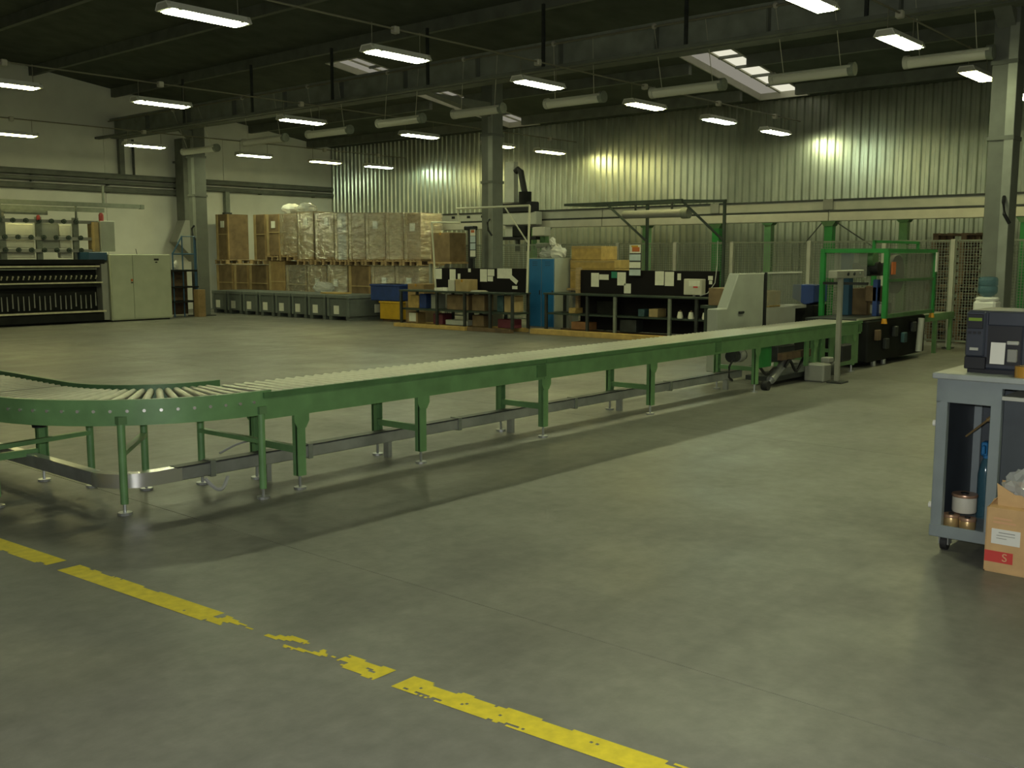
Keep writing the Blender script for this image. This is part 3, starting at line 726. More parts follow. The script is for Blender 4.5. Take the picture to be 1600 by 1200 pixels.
# ------------------------------------------------------------------ safety fence
fy = [18.6, 17.3, 14.9, 13.25, 11.74, 10.37, 8.68, 7.2, 5.96, 4.55, 3.2]
fn = thing('safety_fence', (19.0, 10, 0), 'wire mesh safety fence with pale posts before the gantry', 'fence')
for i, y_ in enumerate(fy):
    p_ = obj('post', B().bx(18.97, 19.03, y_-.035, y_+.035, .02, 1.96), 'pale_grey', fn)
    obj('post_foot', B().bx(18.9, 19.1, y_-.08, y_+.08, 0, .02), 'dark_steel', p_)
    if i:
        ya, yb = y_+.04, fy[i-1]-.04
        pf = obj('panel_frame', B().bx(18.99, 19.01, ya, yb, 1.92, 1.95).bx(18.99, 19.01, ya, yb, .12, .15).bx(18.99, 19.01, ya, ya+.025, .15, 1.92).bx(18.99, 19.01, yb-.025, yb, .15, 1.92), 'bar_grey', fn)
        obj('mesh', B().bx(18.998, 19.002, ya+.02, yb-.02, .15, 1.92), 'wire_mesh', pf)
sp2 = thing('safety_fence', (16.9, 4.0, 0), 'dark framed fence panel at the right edge beyond the right-hand column', 'fence')
for y_ in (3.95, 3.25):
    obj('post', B().bx(17.2, 17.28, y_-.04, y_+.04, 0, 1.95), 'dark_steel', sp2)
obj('mesh', B().bx(17.235, 17.245, 3.29, 3.91, .1, 1.93), 'wire_mesh', sp2)
obj('rail', B().bx(17.22, 17.26, 3.29, 3.91, 1.9, 1.95), 'bar_grey', sp2)

# ------------------------------------------------------------------ wooden pallets
def pallet_mesh(L=1.2, Wd=.9, m='wood_dark'):
    b = B()
    for i in range(5): b.bx(-L/2, L/2, -Wd/2+i*(Wd-.1)/4, -Wd/2+i*(Wd-.1)/4+.1, .115, .137)
    for x in (-L/2+.07, 0, L/2-.07):
        b.bx(x-.07, x+.07, -Wd/2, Wd/2, .095, .115)
        for y_ in (-Wd/2+.05, 0, Wd/2-.05): b.bx(x-.06, x+.06, y_-.05, y_+.05, .02, .095)
    for y_ in (-Wd/2+.05, 0, Wd/2-.05): b.bx(-L/2, L/2, y_-.05, y_+.05, 0, .02)
    return finish(b.b, 'wooden_pallet', m)
PM = pallet_mesh(.95, 1.15)
PM2 = pallet_mesh(1.0, .86, 'wood')
N = 15
for k in range(N):
    o = place('wooden_pallet', PM, (20.75 + random.uniform(-.03, .03), 6.22 + random.uniform(-.035, .035) - (.06 if k == N-1 else 0), .14*k), None, (0, 0, random.uniform(-.03, .03)))
    lb = 'topmost' if k == N-1 else ('bottom' if k == 0 else '%s from the floor' % ORD[k])
    tag(o, 'weathered wooden pallet in the tall stack beyond the fence, %s' % lb, 'pallet', 'stacked pallets beyond the fence')

# ------------------------------------------------------------------ workbenches
def papers(xp, lst):
    for (y0, y1, z0, z1, m, label) in lst:
        solo('paper_sheet', B().bx(xp-.004, xp, y0, y1, z0, z1), m, label, 'paper', 'sheets pinned to the black boards')
b1 = thing('packing_bench', (16.9, 16.0, 0), 'long dark packing bench with black back board, left of the blue locker', 'workbench')
ya, yb = 14.25, 17.85
obj('bench_top', B().bx(16.55, 17.15, ya, yb, .83, .87), 'dark_green_steel', b1, .006)
obj('shelf', B().bx(16.6, 17.12, ya, yb, .40, .44), 'dark_green_steel', b1)
obj('back_board', B().bx(16.96, 17.0, 14.2, 17.05, .87, 1.39), 'board_black', b1)
for y_ in (17.8, 16.6, 15.72, 14.95, 14.3):
    for x in (16.58, 17.11): obj('leg', B().bx(x-.025, x+.025, y_-.03, y_+.03, .08, .83), 'dark_steel', b1)
obj('skid', B().bx(16.45, 16.6, 15.6, 17.95, 0, .085), 'wood_yellow', b1, .005)
obj('skid', B().bx(17.03, 17.15, 14.3, 17.95, 0, .085), 'wood_yellow', b1, .005)
obj('skid', B().bx(16.5, 16.62, 14.3, 15.58, 0, .085), 'wood_dark', b1, .005)
obj('frame_post', B().cyl((16.95, 14.2, .87), (16.95, 14.13, 2.74), .024, 8), 'tube_cream', b1)
obj('frame_post', B().cyl((16.95, 17.0, .87), (16.95, 17.12, 2.45), .022, 8), 'tube_cream', b1)
obj('frame_bar', B().cyl((16.95, 14.13, 2.74), (16.95, 16.3, 2.74), .024, 8), 'tube_cream', b1)
obj('frame_bar', B().cyl((16.95, 14.18, 1.95), (16.95, 14.85, 2.74), .016, 8), 'tube_cream', b1)
obj('frame_bar', B().cyl((16.95, 16.3, 2.74), (16.95, 16.2, 2.4), .02, 8), 'tube_cream', b1)
obj('frame_bar', B().cyl((16.95, 16.2, 2.42), (16.95, 17.12, 2.45), .02, 8), 'tube_cream', b1)
papers(16.958, [
 (16.81, 17.05, 1.13, 1.37, 'paper', 'white sheet at the left end of the first bench board'),
 (16.36, 16.55, 1.08, 1.36, 'paper', 'tall narrow white sheet above the pale box on the first bench'),
 (16.21, 16.29, 1.14, 1.26, 'paper', 'tiny white slip beside the tall narrow sheet on the first board'),
 (15.88, 15.96, 1.30, 1.38, 'paper', 'small square note at the top edge of the first board middle'),
 (15.38, 15.59, 1.09, 1.37, 'paper', 'large white sheet left of two half sheets on the first board'),
 (15.16, 15.36, 1.22, 1.37, 'paper', 'upper of the two half sheets on the first board'),
 (15.20, 15.36, 1.10, 1.21, 'paper', 'lower of the two half sheets on the first board'),
 (14.64, 15.07, 1.17, 1.39, 'paper', 'wide white sheet at the right end of the first board'),
 (14.48, 14.63, .94, 1.01, 'paper', 'small white card low at the right end of the first board')])
pc = solo('paper_sheet', B().bar((16.95, 14.66, 1.20), (16.95, 14.48, 1.08), .006, .1), 'paper', 'tilted white slip hanging off the wide sheet on the first board', 'paper', 'sheets pinned to the black boards')
solo('document_tray', B().bx(16.62, 16.9, 16.31, 16.72, .87, .885).bx(16.62, 16.9, 16.31, 16.325, .885, .94).bx(16.62, 16.9, 16.705, 16.72, .885, .94).bx(16.88, 16.9, 16.325, 16.705, .885, .94), 'white_plastic', 'shallow white tray on the left of the first bench', 'tray')
carton(16.62, 16.92, 16.08, 16.28, .87, 1.13, 'off_white', 'pale narrow box standing on the first bench', tape=False)
carton(16.62, 16.93, 15.64, 16.05, .87, 1.14, 'cardboard_pale', 'open pale carton standing on the first bench')
solo('envelope_stack', B().bx(16.64, 16.9, 15.3, 15.6, .87, .885).bx(16.65, 16.88, 15.33, 15.58, .885, .9), 'off_white', 'low stack of pale envelopes right of the open carton on the bench', 'envelopes')
def under(lst, zoff=0):
    for (y0, y1, z0, z1, d, m, label) in lst:
        carton(d, d+.32, y0, y1, z0, z1, m, label, 'goods stored under the benches', tape=False)
under([
 (17.38, 17.75, .44, .74, 16.75, 'wood_yellow', 'yellow-brown carton on the left end of the first bench shelf'),
 (17.14, 17.36, .44, .78, 16.75, 'bin_blue', 'blue box next to the yellow-brown carton on the bench shelf'),
 (16.8, 16.97, .44, .78, 16.75, 'cabinet_grey', 'narrow pale grey box on the first bench shelf'),
 (15.77, 16.45, .44, .78, 16.75, 'cardboard_dark', 'wide brown carton mid-way on the first bench shelf'),
 (15.28, 15.66, .44, .80, 16.75, 'cardboard_dark', 'brown carton right of the wide one on the first bench shelf'),
 (14.72, 14.9, .44, .80, 16.75, 'teal_dark', 'dull teal box on the right of the first bench shelf'),
 (14.4, 14.69, .44, .80, 16.75, 'cardboard_pale', 'pale carton at the right end of the first bench shelf'),
 (16.6, 16.9, .085, .33, 16.75, 'magenta', 'dark crimson box below the first bench shelf'),
 (15.80, 16.5, .085, .20, 16.75, 'pale_grey', 'flat pale box below the first bench shelf'),
 (15.30, 15.65, .085, .34, 16.75, 'cardboard_dark', 'dim brown carton below the first bench shelf'),
 (14.45, 14.88, .085, .28, 16.75, 'magenta', 'reddish box below the right end of the first bench')])
carton(16.72, 17.0, 17.4, 17.75, .085, .33, 'cardboard', 'carton with white papers below the left end of the first bench', tape=False, lab=(17.45, 17.68, .12, .32))
b2 = thing('packing_bench', (17.3, 11.7, 0), 'second dark packing bench with black board, right of the blue locker', 'workbench')
obj('bench_top', B().bx(16.95, 17.7, 9.65, 13.75, .84, .88), 'dark_green_steel', b2, .006)
obj('shelf', B().bx(17.0, 17.65, 9.7, 13.75, .42, .455), 'dark_green_steel', b2)
obj('back_board', B().bx(17.36, 17.40, 9.75, 13.05, .12, 1.37), 'board_black', b2)
obj('board_side', B().bx(17.3, 17.42, 13.06, 13.14, .45, 1.42), 'wood', b2)
for y_ in (13.7, 12.6, 11.9, 10.6, 10.0, 9.7):
    for x in (17.0, 17.65): obj('leg', B().bx(x-.025, x+.025, y_-.03, y_+.03, .09, .84), 'dark_steel' if y_ not in (11.9, 10.6) else 'bar_grey', b2)
obj('skid', B().bx(16.75, 16.92, 10.55, 13.95, 0, .11), 'wood_yellow', b2, .006)
obj('skid', B().bx(17.5, 17.65, 9.7, 13.7, 0, .09), 'wood_dark', b2, .006)
for y_ in (11.42, 9.68):
    obj('frame_post', B().bx(17.38, 17.43, y_-.025, y_+.025, .88, 2.70), 'dark_green_steel', b2)
    obj('brace', B().bar((17.4, y_, 1.95), (16.75, y_+.55, 2.70), .04, .04), 'dark_green_steel', b2)
obj('canopy_bar', B().bx(17.38, 17.43, 9.65, 12.7, 2.68, 2.73), 'dark_green_steel', b2)
obj('canopy_bar', B().bx(16.7, 16.75, 10.2, 13.0, 2.68, 2.73), 'dark_green_steel', b2)
obj('canopy_bar', B().bar((17.4, 9.68, 2.70), (16.72, 10.25, 2.70), .04, .04), 'dark_green_steel', b2)
obj('canopy_bar', B().bar((17.4, 12.7, 2.70), (16.72, 13.0, 2.70), .04, .04), 'dark_green_steel', b2)
tl = thing('bench_lamp', (17.2, 11.1, 2.4), 'unlit grey tube lamp hung under the second bench canopy', 'lamp')
obj('tube_body', B().cyl((17.2, 10.45, 2.49), (17.2, 11.85, 2.49), .08, 14), 'machine_grey', tl, smooth=True)
obj('end_cap', B().cyl((17.2, 10.33, 2.49), (17.2, 10.48, 2.49), .11, 16), 'bar_grey', tl, smooth=True)
obj('hanger', B().bx(17.19, 17.21, 10.7, 10.74, 2.56, 2.72).bx(17.19, 17.21, 11.55, 11.59, 2.56, 2.72), 'dark_steel', tl)
P2 = [
 (12.57, 12.77, 1.02, 1.31, 'paper', 'tall white sheet at the left end of the second board'),
 (12.32, 12.56, 1.17, 1.28, 'paper', 'landscape white slip touching the left tall sheet of the second board'),
 (11.89, 12.10, 1.06, 1.33, 'paper', 'white sheet right of the green leaflet on the second board'),
 (11.76, 11.93, .90, 1.10, 'paper', 'creamy sheet hanging lowest on the second board'),
 (10.97, 11.18, 1.08, 1.36, 'paper', 'left sheet of the side-by-side pair on the second board'),
 (10.74, 10.95, 1.07, 1.35, 'paper', 'right sheet of the side-by-side pair on the second board'),
 (10.58, 10.66, 1.19, 1.32, 'paper', 'tiny narrow note right of the pair on the second board'),
 (9.87, 9.97, 1.20, 1.28, 'paper', 'upper small note at the right end of the second board'),
 (9.88, 9.95, 1.12, 1.19, 'paper', 'lower small note at the right end of the second board'),
 (12.11, 12.25, 1.21, 1.34, 'teal', 'bright green leaflet at the top of the second board')]
papers(17.358, P2)
ck = thing('wall_cabinet', (17.25, 10.22, .9), 'small white paper-covered box fixed at the right of the second board', 'box')
obj('case', B().bx(17.2, 17.355, 10.02, 10.42, .91, 1.22), 'off_white', ck, .01)
obj('notice', B().bx(17.192, 17.2, 10.06, 10.3, 1.08, 1.19), 'paper', ck); obj('print', B().bx(17.19, 17.192, 10.1, 10.2, 1.05, 1.08), 'red_print', ck)
obj('stem', B().bx(17.25, 17.28, 10.2, 10.24, .88, .91), 'pale_grey', ck)
solo('hanging_cable', B().tube([(17.3, 9.75, 1.95), (17.3, 9.75, 1.5), (17.25, 9.76, 1.15), (17.22, 9.9, .95), (17.2, 10.05, .9)], .01), 'cable_grey', 'pale cord hanging beside the small white box on the bench', 'cord', smooth=True)
ns = thing('notice_strip', (17.3, 11.63, 1.26), 'vertical strip of one colourful and three plain notices above the second bench', 'notice')
obj('backing', B().bx(17.30, 17.31, 11.49, 11.77, 1.26, 1.90), 'dark_steel', ns)
for (z0, z1, m) in ((1.72, 1.89, 'paper'), (1.57, 1.695, 'paper_blue'), (1.42, 1.54, 'paper'), (1.27, 1.39, 'paper_blue')):
    s_ = obj('sheet', B().bx(17.294, 17.30, 11.495, 11.765, z0, z1), m, ns)
    if z0 > 1.7:
        obj('picture', B().bx(17.290, 17.294, 11.52, 11.70, 1.75, 1.84), 'orange', s_); obj('picture', B().bx(17.290, 17.294, 11.56, 11.72, 1.84, 1.875), 'bin_yellow', s_)
under([
 (12.62, 13.1,   .115, .28, 17.1, 'orange_brown', 'low orange-brown carton under the left of the second bench'),
 (12.99, 13.17, .455, .57, 17.1, 'wood_yellow', 'small yellow carton on the second bench shelf at left'),
 (10.91, 11.12, .455, .62, 17.05, 'cardboard_pale', 'pale packet in the middle of the second bench shelf'),
 (11.26, 11.41, .455, .60, 17.1, 'teal_dark', 'dull green packet on the second bench shelf'),
 (12.0, 12.5, .455, .74, 17.2, 'machine_black', 'dark equipment box on the second bench shelf'),
 (11.45, 11.85, .12, .38, 17.1, 'dark_steel', 'dark box under the middle of the second bench')])
for i, (y0, y1, z0) in enumerate(((10.36, 10.44, .455), (10.1, 10.21, .455), (9.77, 9.93, .455))):
    t = thing('yarn_cone', (17.06, (y0+y1)/2, z0), '%s pale yarn cone from the left on the second bench shelf' % ORD[i], 'yarn cone', 'cones on the second bench shelf')
    obj('winding', B().lathe((17.06, (y0+y1)/2, z0), [(.055, 0), (.06, .03), (.04, .13)], 12), 'yarn_white', t, smooth=True)
    obj('core', B().cyl((17.06, (y0+y1)/2, z0+.12), (17.06, (y0+y1)/2, z0+.16), .018, 8), 'cardboard_dark', t)
# notice board and dark post by the central column
nb = thing('notice_strip', (17.05, 15.85, .87), 'narrow notice strip with an orange heading left of the central column', 'notice')
obj('backing', B().bx(17.0, 17.02, 15.76, 15.94, 1.62, 2.30), 'dark_steel', nb)
for z0, m in ((2.12, 'paper'), (1.97, 'paper_blue'), (1.81, 'paper_blue'), (1.65, 'paper')):
    s_ = obj('sheet', B().bx(16.994, 17.0, 15.77, 15.93, z0, z0+.14), m, nb)
    if z0 > 2: obj('picture', B().bx(16.99, 16.994, 15.8, 15.9, 2.19, 2.25), 'orange', s_)
obj('stand', B().bx(17.02, 17.05, 15.83, 15.87, .87, 1.63), 'dark_steel', nb)
dp = thing('cable_mast', (17.40, 16.28, 0), 'black cable-wrapped mast beside the notice strip', 'mast')
obj('pole', B().cyl((17.40, 16.28, .0), (17.40, 16.28, 2.3), .07, 10), 'black', dp, smooth=True)
obj('head', B().bx(17.32, 17.48, 16.13, 16.45, 2.26, 2.36), 'black', dp, .02)
obj('base', B().lathe((17.40, 16.28, 0), [(.2, 0), (.2, .03), (.09, .06)], 14), 'black', dp)
carton(18.24, 18.84, 17.8, 18.45, 1.52, 2.25, 'cardboard_dark', 'large brown carton behind the first bench, left of the notice strip')
st = thing('storage_stand', (18.6, 18.1, 0), 'dull stand under the large brown carton behind the first bench', 'stand')
obj('deck', B().bx(18.2, 18.86, 17.7, 18.55, 1.47, 1.52), 'wood', st)
for x in (18.22, 18.79):
    for y_ in (17.73, 18.46): obj('leg', B().bx(x, x+.06, y_, y_+.06, 0, 1.47), 'machine_grey', st)
# cartons behind second bench
st2 = thing('storage_stand', (18.35, 13.3, 0), 'dull stand under the orange-brown cartons behind the second bench', 'stand')
obj('deck', B().bx(18.1, 18.85, 12.7, 14.0, .9, .95), 'wood', st2)
for x in (18.13, 18.76):
    for y_ in (12.75, 13.9): obj('leg', B().bx(x, x+.06, y_, y_+.06, 0, .9), 'machine_grey', st2)
for (y0, y1, z0, z1, lb) in ((12.77, 13.98, .95, 1.38, 'lowest'), (12.77, 13.98, 1.385, 1.575, 'middle'), (13.12, 13.95, 1.58, 1.88, 'topmost')):
    t = carton(18.2, 18.8, y0, y1, z0, z1, 'wood_yellow', 'orange-brown carton behind the second bench, %s of its stack' % lb, 'cartons stacked behind the second bench', tape=False)
    obj('strap', B().bx(18.194, 18.2, y0, y1, z1-.05, z1-.02), 'cardboard_pale', t)

# ------------------------------------------------------------------ blue locker with bags on top
lk = thing('locker', (18.2, 14.45, 0), 'blue two-door metal locker with grey sides between the two benches', 'locker')
obj('body', B().bx(17.76, 18.65, 14.07, 14.82, .06, 1.62), 'locker_grey', lk, .006)
obj('plinth', B().bx(17.78, 18.62, 14.09, 14.80, 0, .06), 'off_white', lk)
for y0, y1 in ((14.455, 14.80), (14.09, 14.435)):
    d_ = obj('door', B().bx(17.74, 17.76, y0, y1, .08, 1.60), 'locker_blue', lk, .004)
    obj('handle', B().bx(17.725, 17.74, y0+.02, y0+.04, .80, .90), 'dark_steel', d_)
    for z in (1.45, 1.49, 1.53): obj('vent_slot', B().bx(17.736, 17.74, y0+.1, y1-.1, z, z+.008), 'dark_steel', d_)
def bag(c, s, m, label):
    b = B().sph(c, 1, *s, u=14, v=10)
    for v in b.b.verts:
        d = (v.co - Vector(c)); v.co = Vector(c) + d*(1+random.uniform(-.22, .18))
        v.co.z = max(v.co.z, c[2]-s[2]*.75)
    return solo('plastic_bag', b, m, label, 'bag', 'bags piled on the locker', smooth=False)
bag((18.0, 14.50, 1.62+.10), (.16, .18, .13), 'clear_plastic', 'crumpled clear bag on the left of the locker top')
bag((18.05, 14.2, 1.62+.12), (.16, .18, .16), 'white_plastic', 'crumpled white bag on the right of the locker top')
bag((18.0, 14.33, 1.62+.36), (.09, .07, .10), 'white_plastic', 'small round white bundle topping the pile on the locker')
bag((18.12, 14.33, 1.62+.17), (.10, .13, .16), 'off_white', 'pale grey bundle between the bags on the locker')

# ------------------------------------------------------------------ pallet cartons and bins along the corner
def wrapped(x0, y0, y1, z0, z1, m, label, lab=None, film=True, group='tall cartons in the upper row', strip=None, d=.75):
    t = thing('pallet_carton', (x0+d/2, (y0+y1)/2, z0), label, 'box', group)
    obj('body', B().bx(x0, x0+d, y0, y1, z0, z1), m, t, .012)
    obj('edge_post', B().bx(x0-.015, x0+.04, y1-.10, y1+.005, z0, z1), strip or 'cardboard_pale', t)
    obj('edge_post', B().bx(x0-.015, x0+.04, y0-.005, y0+.07, z0, z1), strip or 'cardboard', t)
    if lab:
        ym = y0 + (y1-y0)*lab[0]; zm = z0 + (z1-z0)*lab[1]
        obj('paper_label', B().bx(x0-.022, x0-.002, ym-.09, ym+.09, zm-.10, zm+.10), 'paper', t)
    if film: obj('stretch_film', B().bx(x0-.03, x0+d+.03, y0-.012, y1+.012, z0+.02, z1+.015), 'film', t)
    for z in (z0+(z1-z0)*.55,): obj('strap', B().bx(x0-.018, x0-.012, y0, y1, z, z+.03), 'cardboard_pale', t)
    return t
BX = 18.25
# y edges taken left to right along the row (large y = left)
low = [(27.9, 27.25, 'cardboard_dark', None), (27.2, 26.35, 'cardboard_dark', None), (25.7, 24.95, 'cardboard', None), (24.9, 24.25, 'cardboard_dark', None), (23.9, 23.05, 'cardboard_dark', None), (22.95, 22.2, 'cardboard', (.5, .7)), (22.1, 21.4, 'cardboard_pale', (.5, .7)), (21.3, 20.6, 'cardboard_dark', None), (20.5, 19.8, 'cardboard_pale', (.4, .7)), (19.7, 18.95, 'cardboard', (.4, .7))]
low = []
yy = 28.1
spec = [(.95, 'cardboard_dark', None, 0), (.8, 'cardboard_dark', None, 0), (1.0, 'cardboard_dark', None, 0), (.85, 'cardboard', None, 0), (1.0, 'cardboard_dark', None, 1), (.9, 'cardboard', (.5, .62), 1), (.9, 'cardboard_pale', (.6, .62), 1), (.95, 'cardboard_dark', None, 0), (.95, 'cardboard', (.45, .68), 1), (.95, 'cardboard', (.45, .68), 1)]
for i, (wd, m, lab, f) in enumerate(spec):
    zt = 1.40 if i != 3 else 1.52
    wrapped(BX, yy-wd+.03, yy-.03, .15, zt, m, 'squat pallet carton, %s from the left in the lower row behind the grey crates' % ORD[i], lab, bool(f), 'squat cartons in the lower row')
    o = place('wooden_pallet', PM2, (BX+.42, yy-wd/2, 0), None); o.scale.y = (wd-.04)/.86
    tag(o, 'wooden pallet on the floor under the %s lower carton from the left' % ORD[i], 'pallet', 'floor pallets under the lower cartons')
    yy -= wd
up = [(28.05, 27.42, 'cardboard_dark', (.45, .78), 0, 2.90), (26.05, 25.45, 'cardboard_dark', None, 0, 2.84), (25.4, 24.75, 'cardboard_dark', (.5, .75), 0, 2.83), (24.72, 23.95, 'cardboard', None, 1, 2.82), (23.9, 23.2, 'cardboard_pale', (.5, .8), 1, 2.86), (23.1, 22.3, 'cardboard', (.4, .82), 1, 2.80), (22.25, 21.7, 'machine_grey', (.6, .78), 1, 2.78), (21.65, 21.0, 'cardboard', None, 1, 2.76), (20.95, 20.2, 'cardboard_pale', (.5, .75), 1, 2.74), (20.15, 19.5, 'cardboard_pale', None, 1, 2.72), (19.45, 18.85, 'cardboard', (.5, .7), 1, 2.70)]
look = ['lone tall brown carton beside the left column', 'plain tall brown carton at the start of the upper row', 'tall brown carton with a small label, second in the close upper row', 'tall carton with bulging wrinkled film', 'pale film-wrapped carton with a slipped white label', 'film-wrapped carton with a square label near its top', 'greyish film-wrapped carton with a white label', 'film-wrapped carton with a horizontal tape band', 'pale film-wrapped carton with a small label, near the right end', 'pale crinkled film-wrapped carton with bright reflections', 'rightmost film-wrapped carton of the upper row']
for i, (y1, y0, m, lab, f, zt) in enumerate(up):
    zt += .06
    o = place('wooden_pallet', PM2, (BX+.42, (y0+y1)/2, 1.42 if not (24.2 < (y0+y1)/2 < 25.5) else 1.54), None); o.scale.y = (y1-y0-.02)/.86
    tag(o, 'wooden pallet carrying the %s tall carton from the left' % ORD[i], 'pallet', 'pallets between the carton rows')
    wrapped(BX+.02, y0, y1, 1.562 if not (24.2 < (y0+y1)/2 < 25.5) else 1.682, zt, m, look[i], lab, bool(f))
for i, (y0, y1) in enumerate(((24.35, 25.0), (23.65, 24.25))):
    b = B().sph((BX+.4, (y0+y1)/2, 3.04), 1, .3, (y1-y0)/2, .16, u=14, v=8)
    for v in b.b.verts: v.co.z = max(v.co.z, 2.90); v.co += Vector((random.uniform(-.02, .02),)*3)
    solo('film_bundle', b, 'clear_plastic' if i else 'white_plastic', ('left' if i == 0 else 'right') + ' of the two pale plastic bundles lying on top of the upper cartons', 'bundle', 'plastic bundles on top of the cartons')
def crate(x0, y0, y1, label, d=1.15, h=.66, lab=True):
    t = thing('storage_crate', (x0+d/2, (y0+y1)/2, 0), label, 'crate', 'grey crates in a row on the floor')
    obj('body', B().bx(x0+.03, x0+d-.03, y0+.03, y1-.03, .10, h-.03), 'crate_grey', t, .01)
    obj('rim', B().bx(x0, x0+d, y0+.01, y1-.01, h-.09, h), 'crate_rim', t, .008)
    for yy_ in (y0+.03, y1-.11):
        obj('corner_rib', B().bx(x0+.005, x0+.05, yy_, yy_+.08, .1, h-.08), 'crate_rim', t)
    for yy_ in (y0+.06, y1-.18):
        obj('foot', B().bx(x0+.04, x0+d-.04, yy_, yy_+.12, 0, .10), 'crate_grey', t)
    if lab: obj('paper_label', B().bx(x0+.018, x0+.032, (y0+y1)/2-.02, (y0+y1)/2+.18, .16, .38), 'paper', t)
    return t
ye = [26.5, 25.72, 24.94, 24.16, 23.4, 22.66, 21.95, 21.15, 20.2]
for i in range(8):
    last = crate(17.0, ye[i+1]+.01, ye[i]-.01, 'grey stackable crate with white label, %s from the column end of the row' % ORD[i])
obj('paper_label', B().bx(17.88, 18.05, ye[8]+.012, ye[8]+.03, .18, .40), 'paper', last)
t = thing('storage_bin', (17.75, 19.3, 0), 'bright yellow plastic bin on the floor beside the crate row', 'bin')
obj('body', B().bx(17.5, 18.1, 18.85, 19.60, .06, .52), 'bin_yellow', t, .015); obj('foot', B().bx(17.55, 18.05, 18.9, 19.55, 0, .06), 'wood_dark', t)
obj('rim', B().bx(17.48, 18.12, 18.83, 19.62, .47, .52), 'bin_yellow', t, .008)
t = thing('storage_bin', (17.75, 19.4, .53), 'dark blue plastic bin stacked on the yellow bin', 'bin')
obj('body', B().bx(17.5, 18.1, 18.88, 19.95, .53, .95), 'bin_blue', t, .015); obj('rim', B().bx(17.48, 18.12, 18.86, 19.97, .90, .95), 'bin_blue', t, .008)
solo('cardboard_sheet', B().bx(17.3, 17.75, 21.0, 21.75, .665, .70), 'wood_yellow', 'flat yellow cardboard piece lying on a grey crate', 'cardboard', bevel=.004)
carton(17.45, 17.95, 17.92, 18.5, .55, .98, 'cardboard', 'brown carton just left of the first bench, above floor goods', lab=None)
carton(17.42, 17.98, 17.9, 18.55, 0, .545, 'cardboard_dark', 'dark carton on the floor just left of the first bench')
b = B().sph((17.95, 22.4, .80), 1, .2, .42, .16, u=14, v=8).crumple(.02)
solo('film_bundle', b, 'clear_plastic', 'crumpled clear film lying over the grey crates', 'film')

# ------------------------------------------------------------------ spinning machine at left
tm = thing('spinning_machine', (10.5, 25.0, 0), 'long black spinning machine with rows of spindles and white creel above', 'machine')
XL = 7.6
obj('base_body', B().bx(XL, 12.68, 24.9, 25.9, .04, 1.58), 'machine_black', tm, .02)
obj('lower_skirt', B().bx(XL, 12.66, 24.55, 24.9, .04, .26), 'machine_black', tm, .02)
obj('step_rail', B().bx(XL, 12.68, 24.48, 24.58, .27, .31), 'bright_rail', tm)
obj('ring_rail', B().bx(XL, 12.68, 24.60, 24.72, .99, 1.025), 'bright_rail', tm)
obj('ring_beam', B().bx(XL, 12.68, 24.66, 24.92, .90, .99), 'machine_black', tm)
obj('top_rail', B().bx(XL, 12.62, 24.60, 24.75, 1.39, 1.43), 'bright_rail', tm)
obj('top_rail', B().bx(XL, 12.55, 24.62, 24.74, 1.33, 1.36), 'bar_grey', tm)
obj('top_beam', B().bx(XL, 12.75, 24.6, 25.0, 1.47, 1.58), 'machine_black', tm)
sp_ = finish(B().cyl((0, 0, 0), (0, 0, .34), .018, 8, .010).b, 'spindle', 'machine_grey', smooth=True)
gd_ = finish(B().cyl((0, 0, 0), (0, -.05, .07), .016, 6).sph((0, -.05, .07), .022, u=6, v=4).b, 'thread_guide', 'bright_rail', smooth=True)
for i in range(38):
    x = 12.52 - .128*i
    place('spindle', sp_, (x, 24.70, .36 if i % 4 else .42), tm)
    place('thread_guide', gd_, (x, 24.66, 1.10), tm)
obj('end_panel', B().bx(12.66, 12.84, 24.62, 25.5, .05, 1.50), 'machine_grey', tm, .01)
obj('end_head', B().bx(12.35, 12.84, 24.62, 25.4, 1.56, 1.76), 'blue_steel', tm, .01)
# creel
for x in (8.1, 9.2, 10.55, 11.42, 12.35):
    obj('creel_post', B().bx(x-.07, x+.07, 25.2, 25.28, 1.55, 2.62), 'bar_grey', tm)
for z in (2.52, 2.10, 1.80):
    obj('creel_bar', B().bx(XL, 12.9, 25.1, 25.16, z-.045, z+.035), 'machine_grey', tm)
for i, (x0, x1) in enumerate(((8.15, 9.12), (9.25, 10.46), (10.62, 11.34), (11.98, 12.28))):
    for z0, z1 in ((2.16, 2.45), (1.86, 2.06), (1.62, 1.76)):
        obj('yarn_panel', B().bx(x0, x1, 25.3, 25.5, z0, z1), 'yarn_white', tm, .02)
obj('yarn_panel', B().bx(11.47, 11.95, 25.3, 25.5, 1.84, 2.48), 'cabinet_grey', tm, .01)
peg = finish(B().cyl((0, 0, 0), (0, -.05, 0), .06, 8).cyl((0, -.05, 0), (0, -.1, 0), .02, 6).b, 'bobbin_peg', 'dark_green_steel', smooth=True)
for z in (2.50, 2.10, 1.79):
    for i in range(14):
        place('bobbin_peg', peg, (12.3 - .31*i + (.1 if z < 2.2 else 0), 25.1, z + .02), tm)
obj('end_box', B().bx(12.84, 13.22, 24.9, 25.3, 1.78, 2.55), 'cabinet_grey', tm, .01)
obj('end_box_strip', B().bx(12.70, 12.82, 24.95, 25.3, 1.78, 2.52), 'cardboard_pale', tm)
obj('warning_light', B().lathe((12.95, 25.05, 2.55), [(.06, 0), (.06, .16), (.03, .21)], 12), 'red', tm, smooth=True)
obj('warning_light', B().lathe((11.35, 25.05, 2.54), [(.045, 0), (.045, .09), (.02, .12)], 10), 'red', tm, smooth=True)
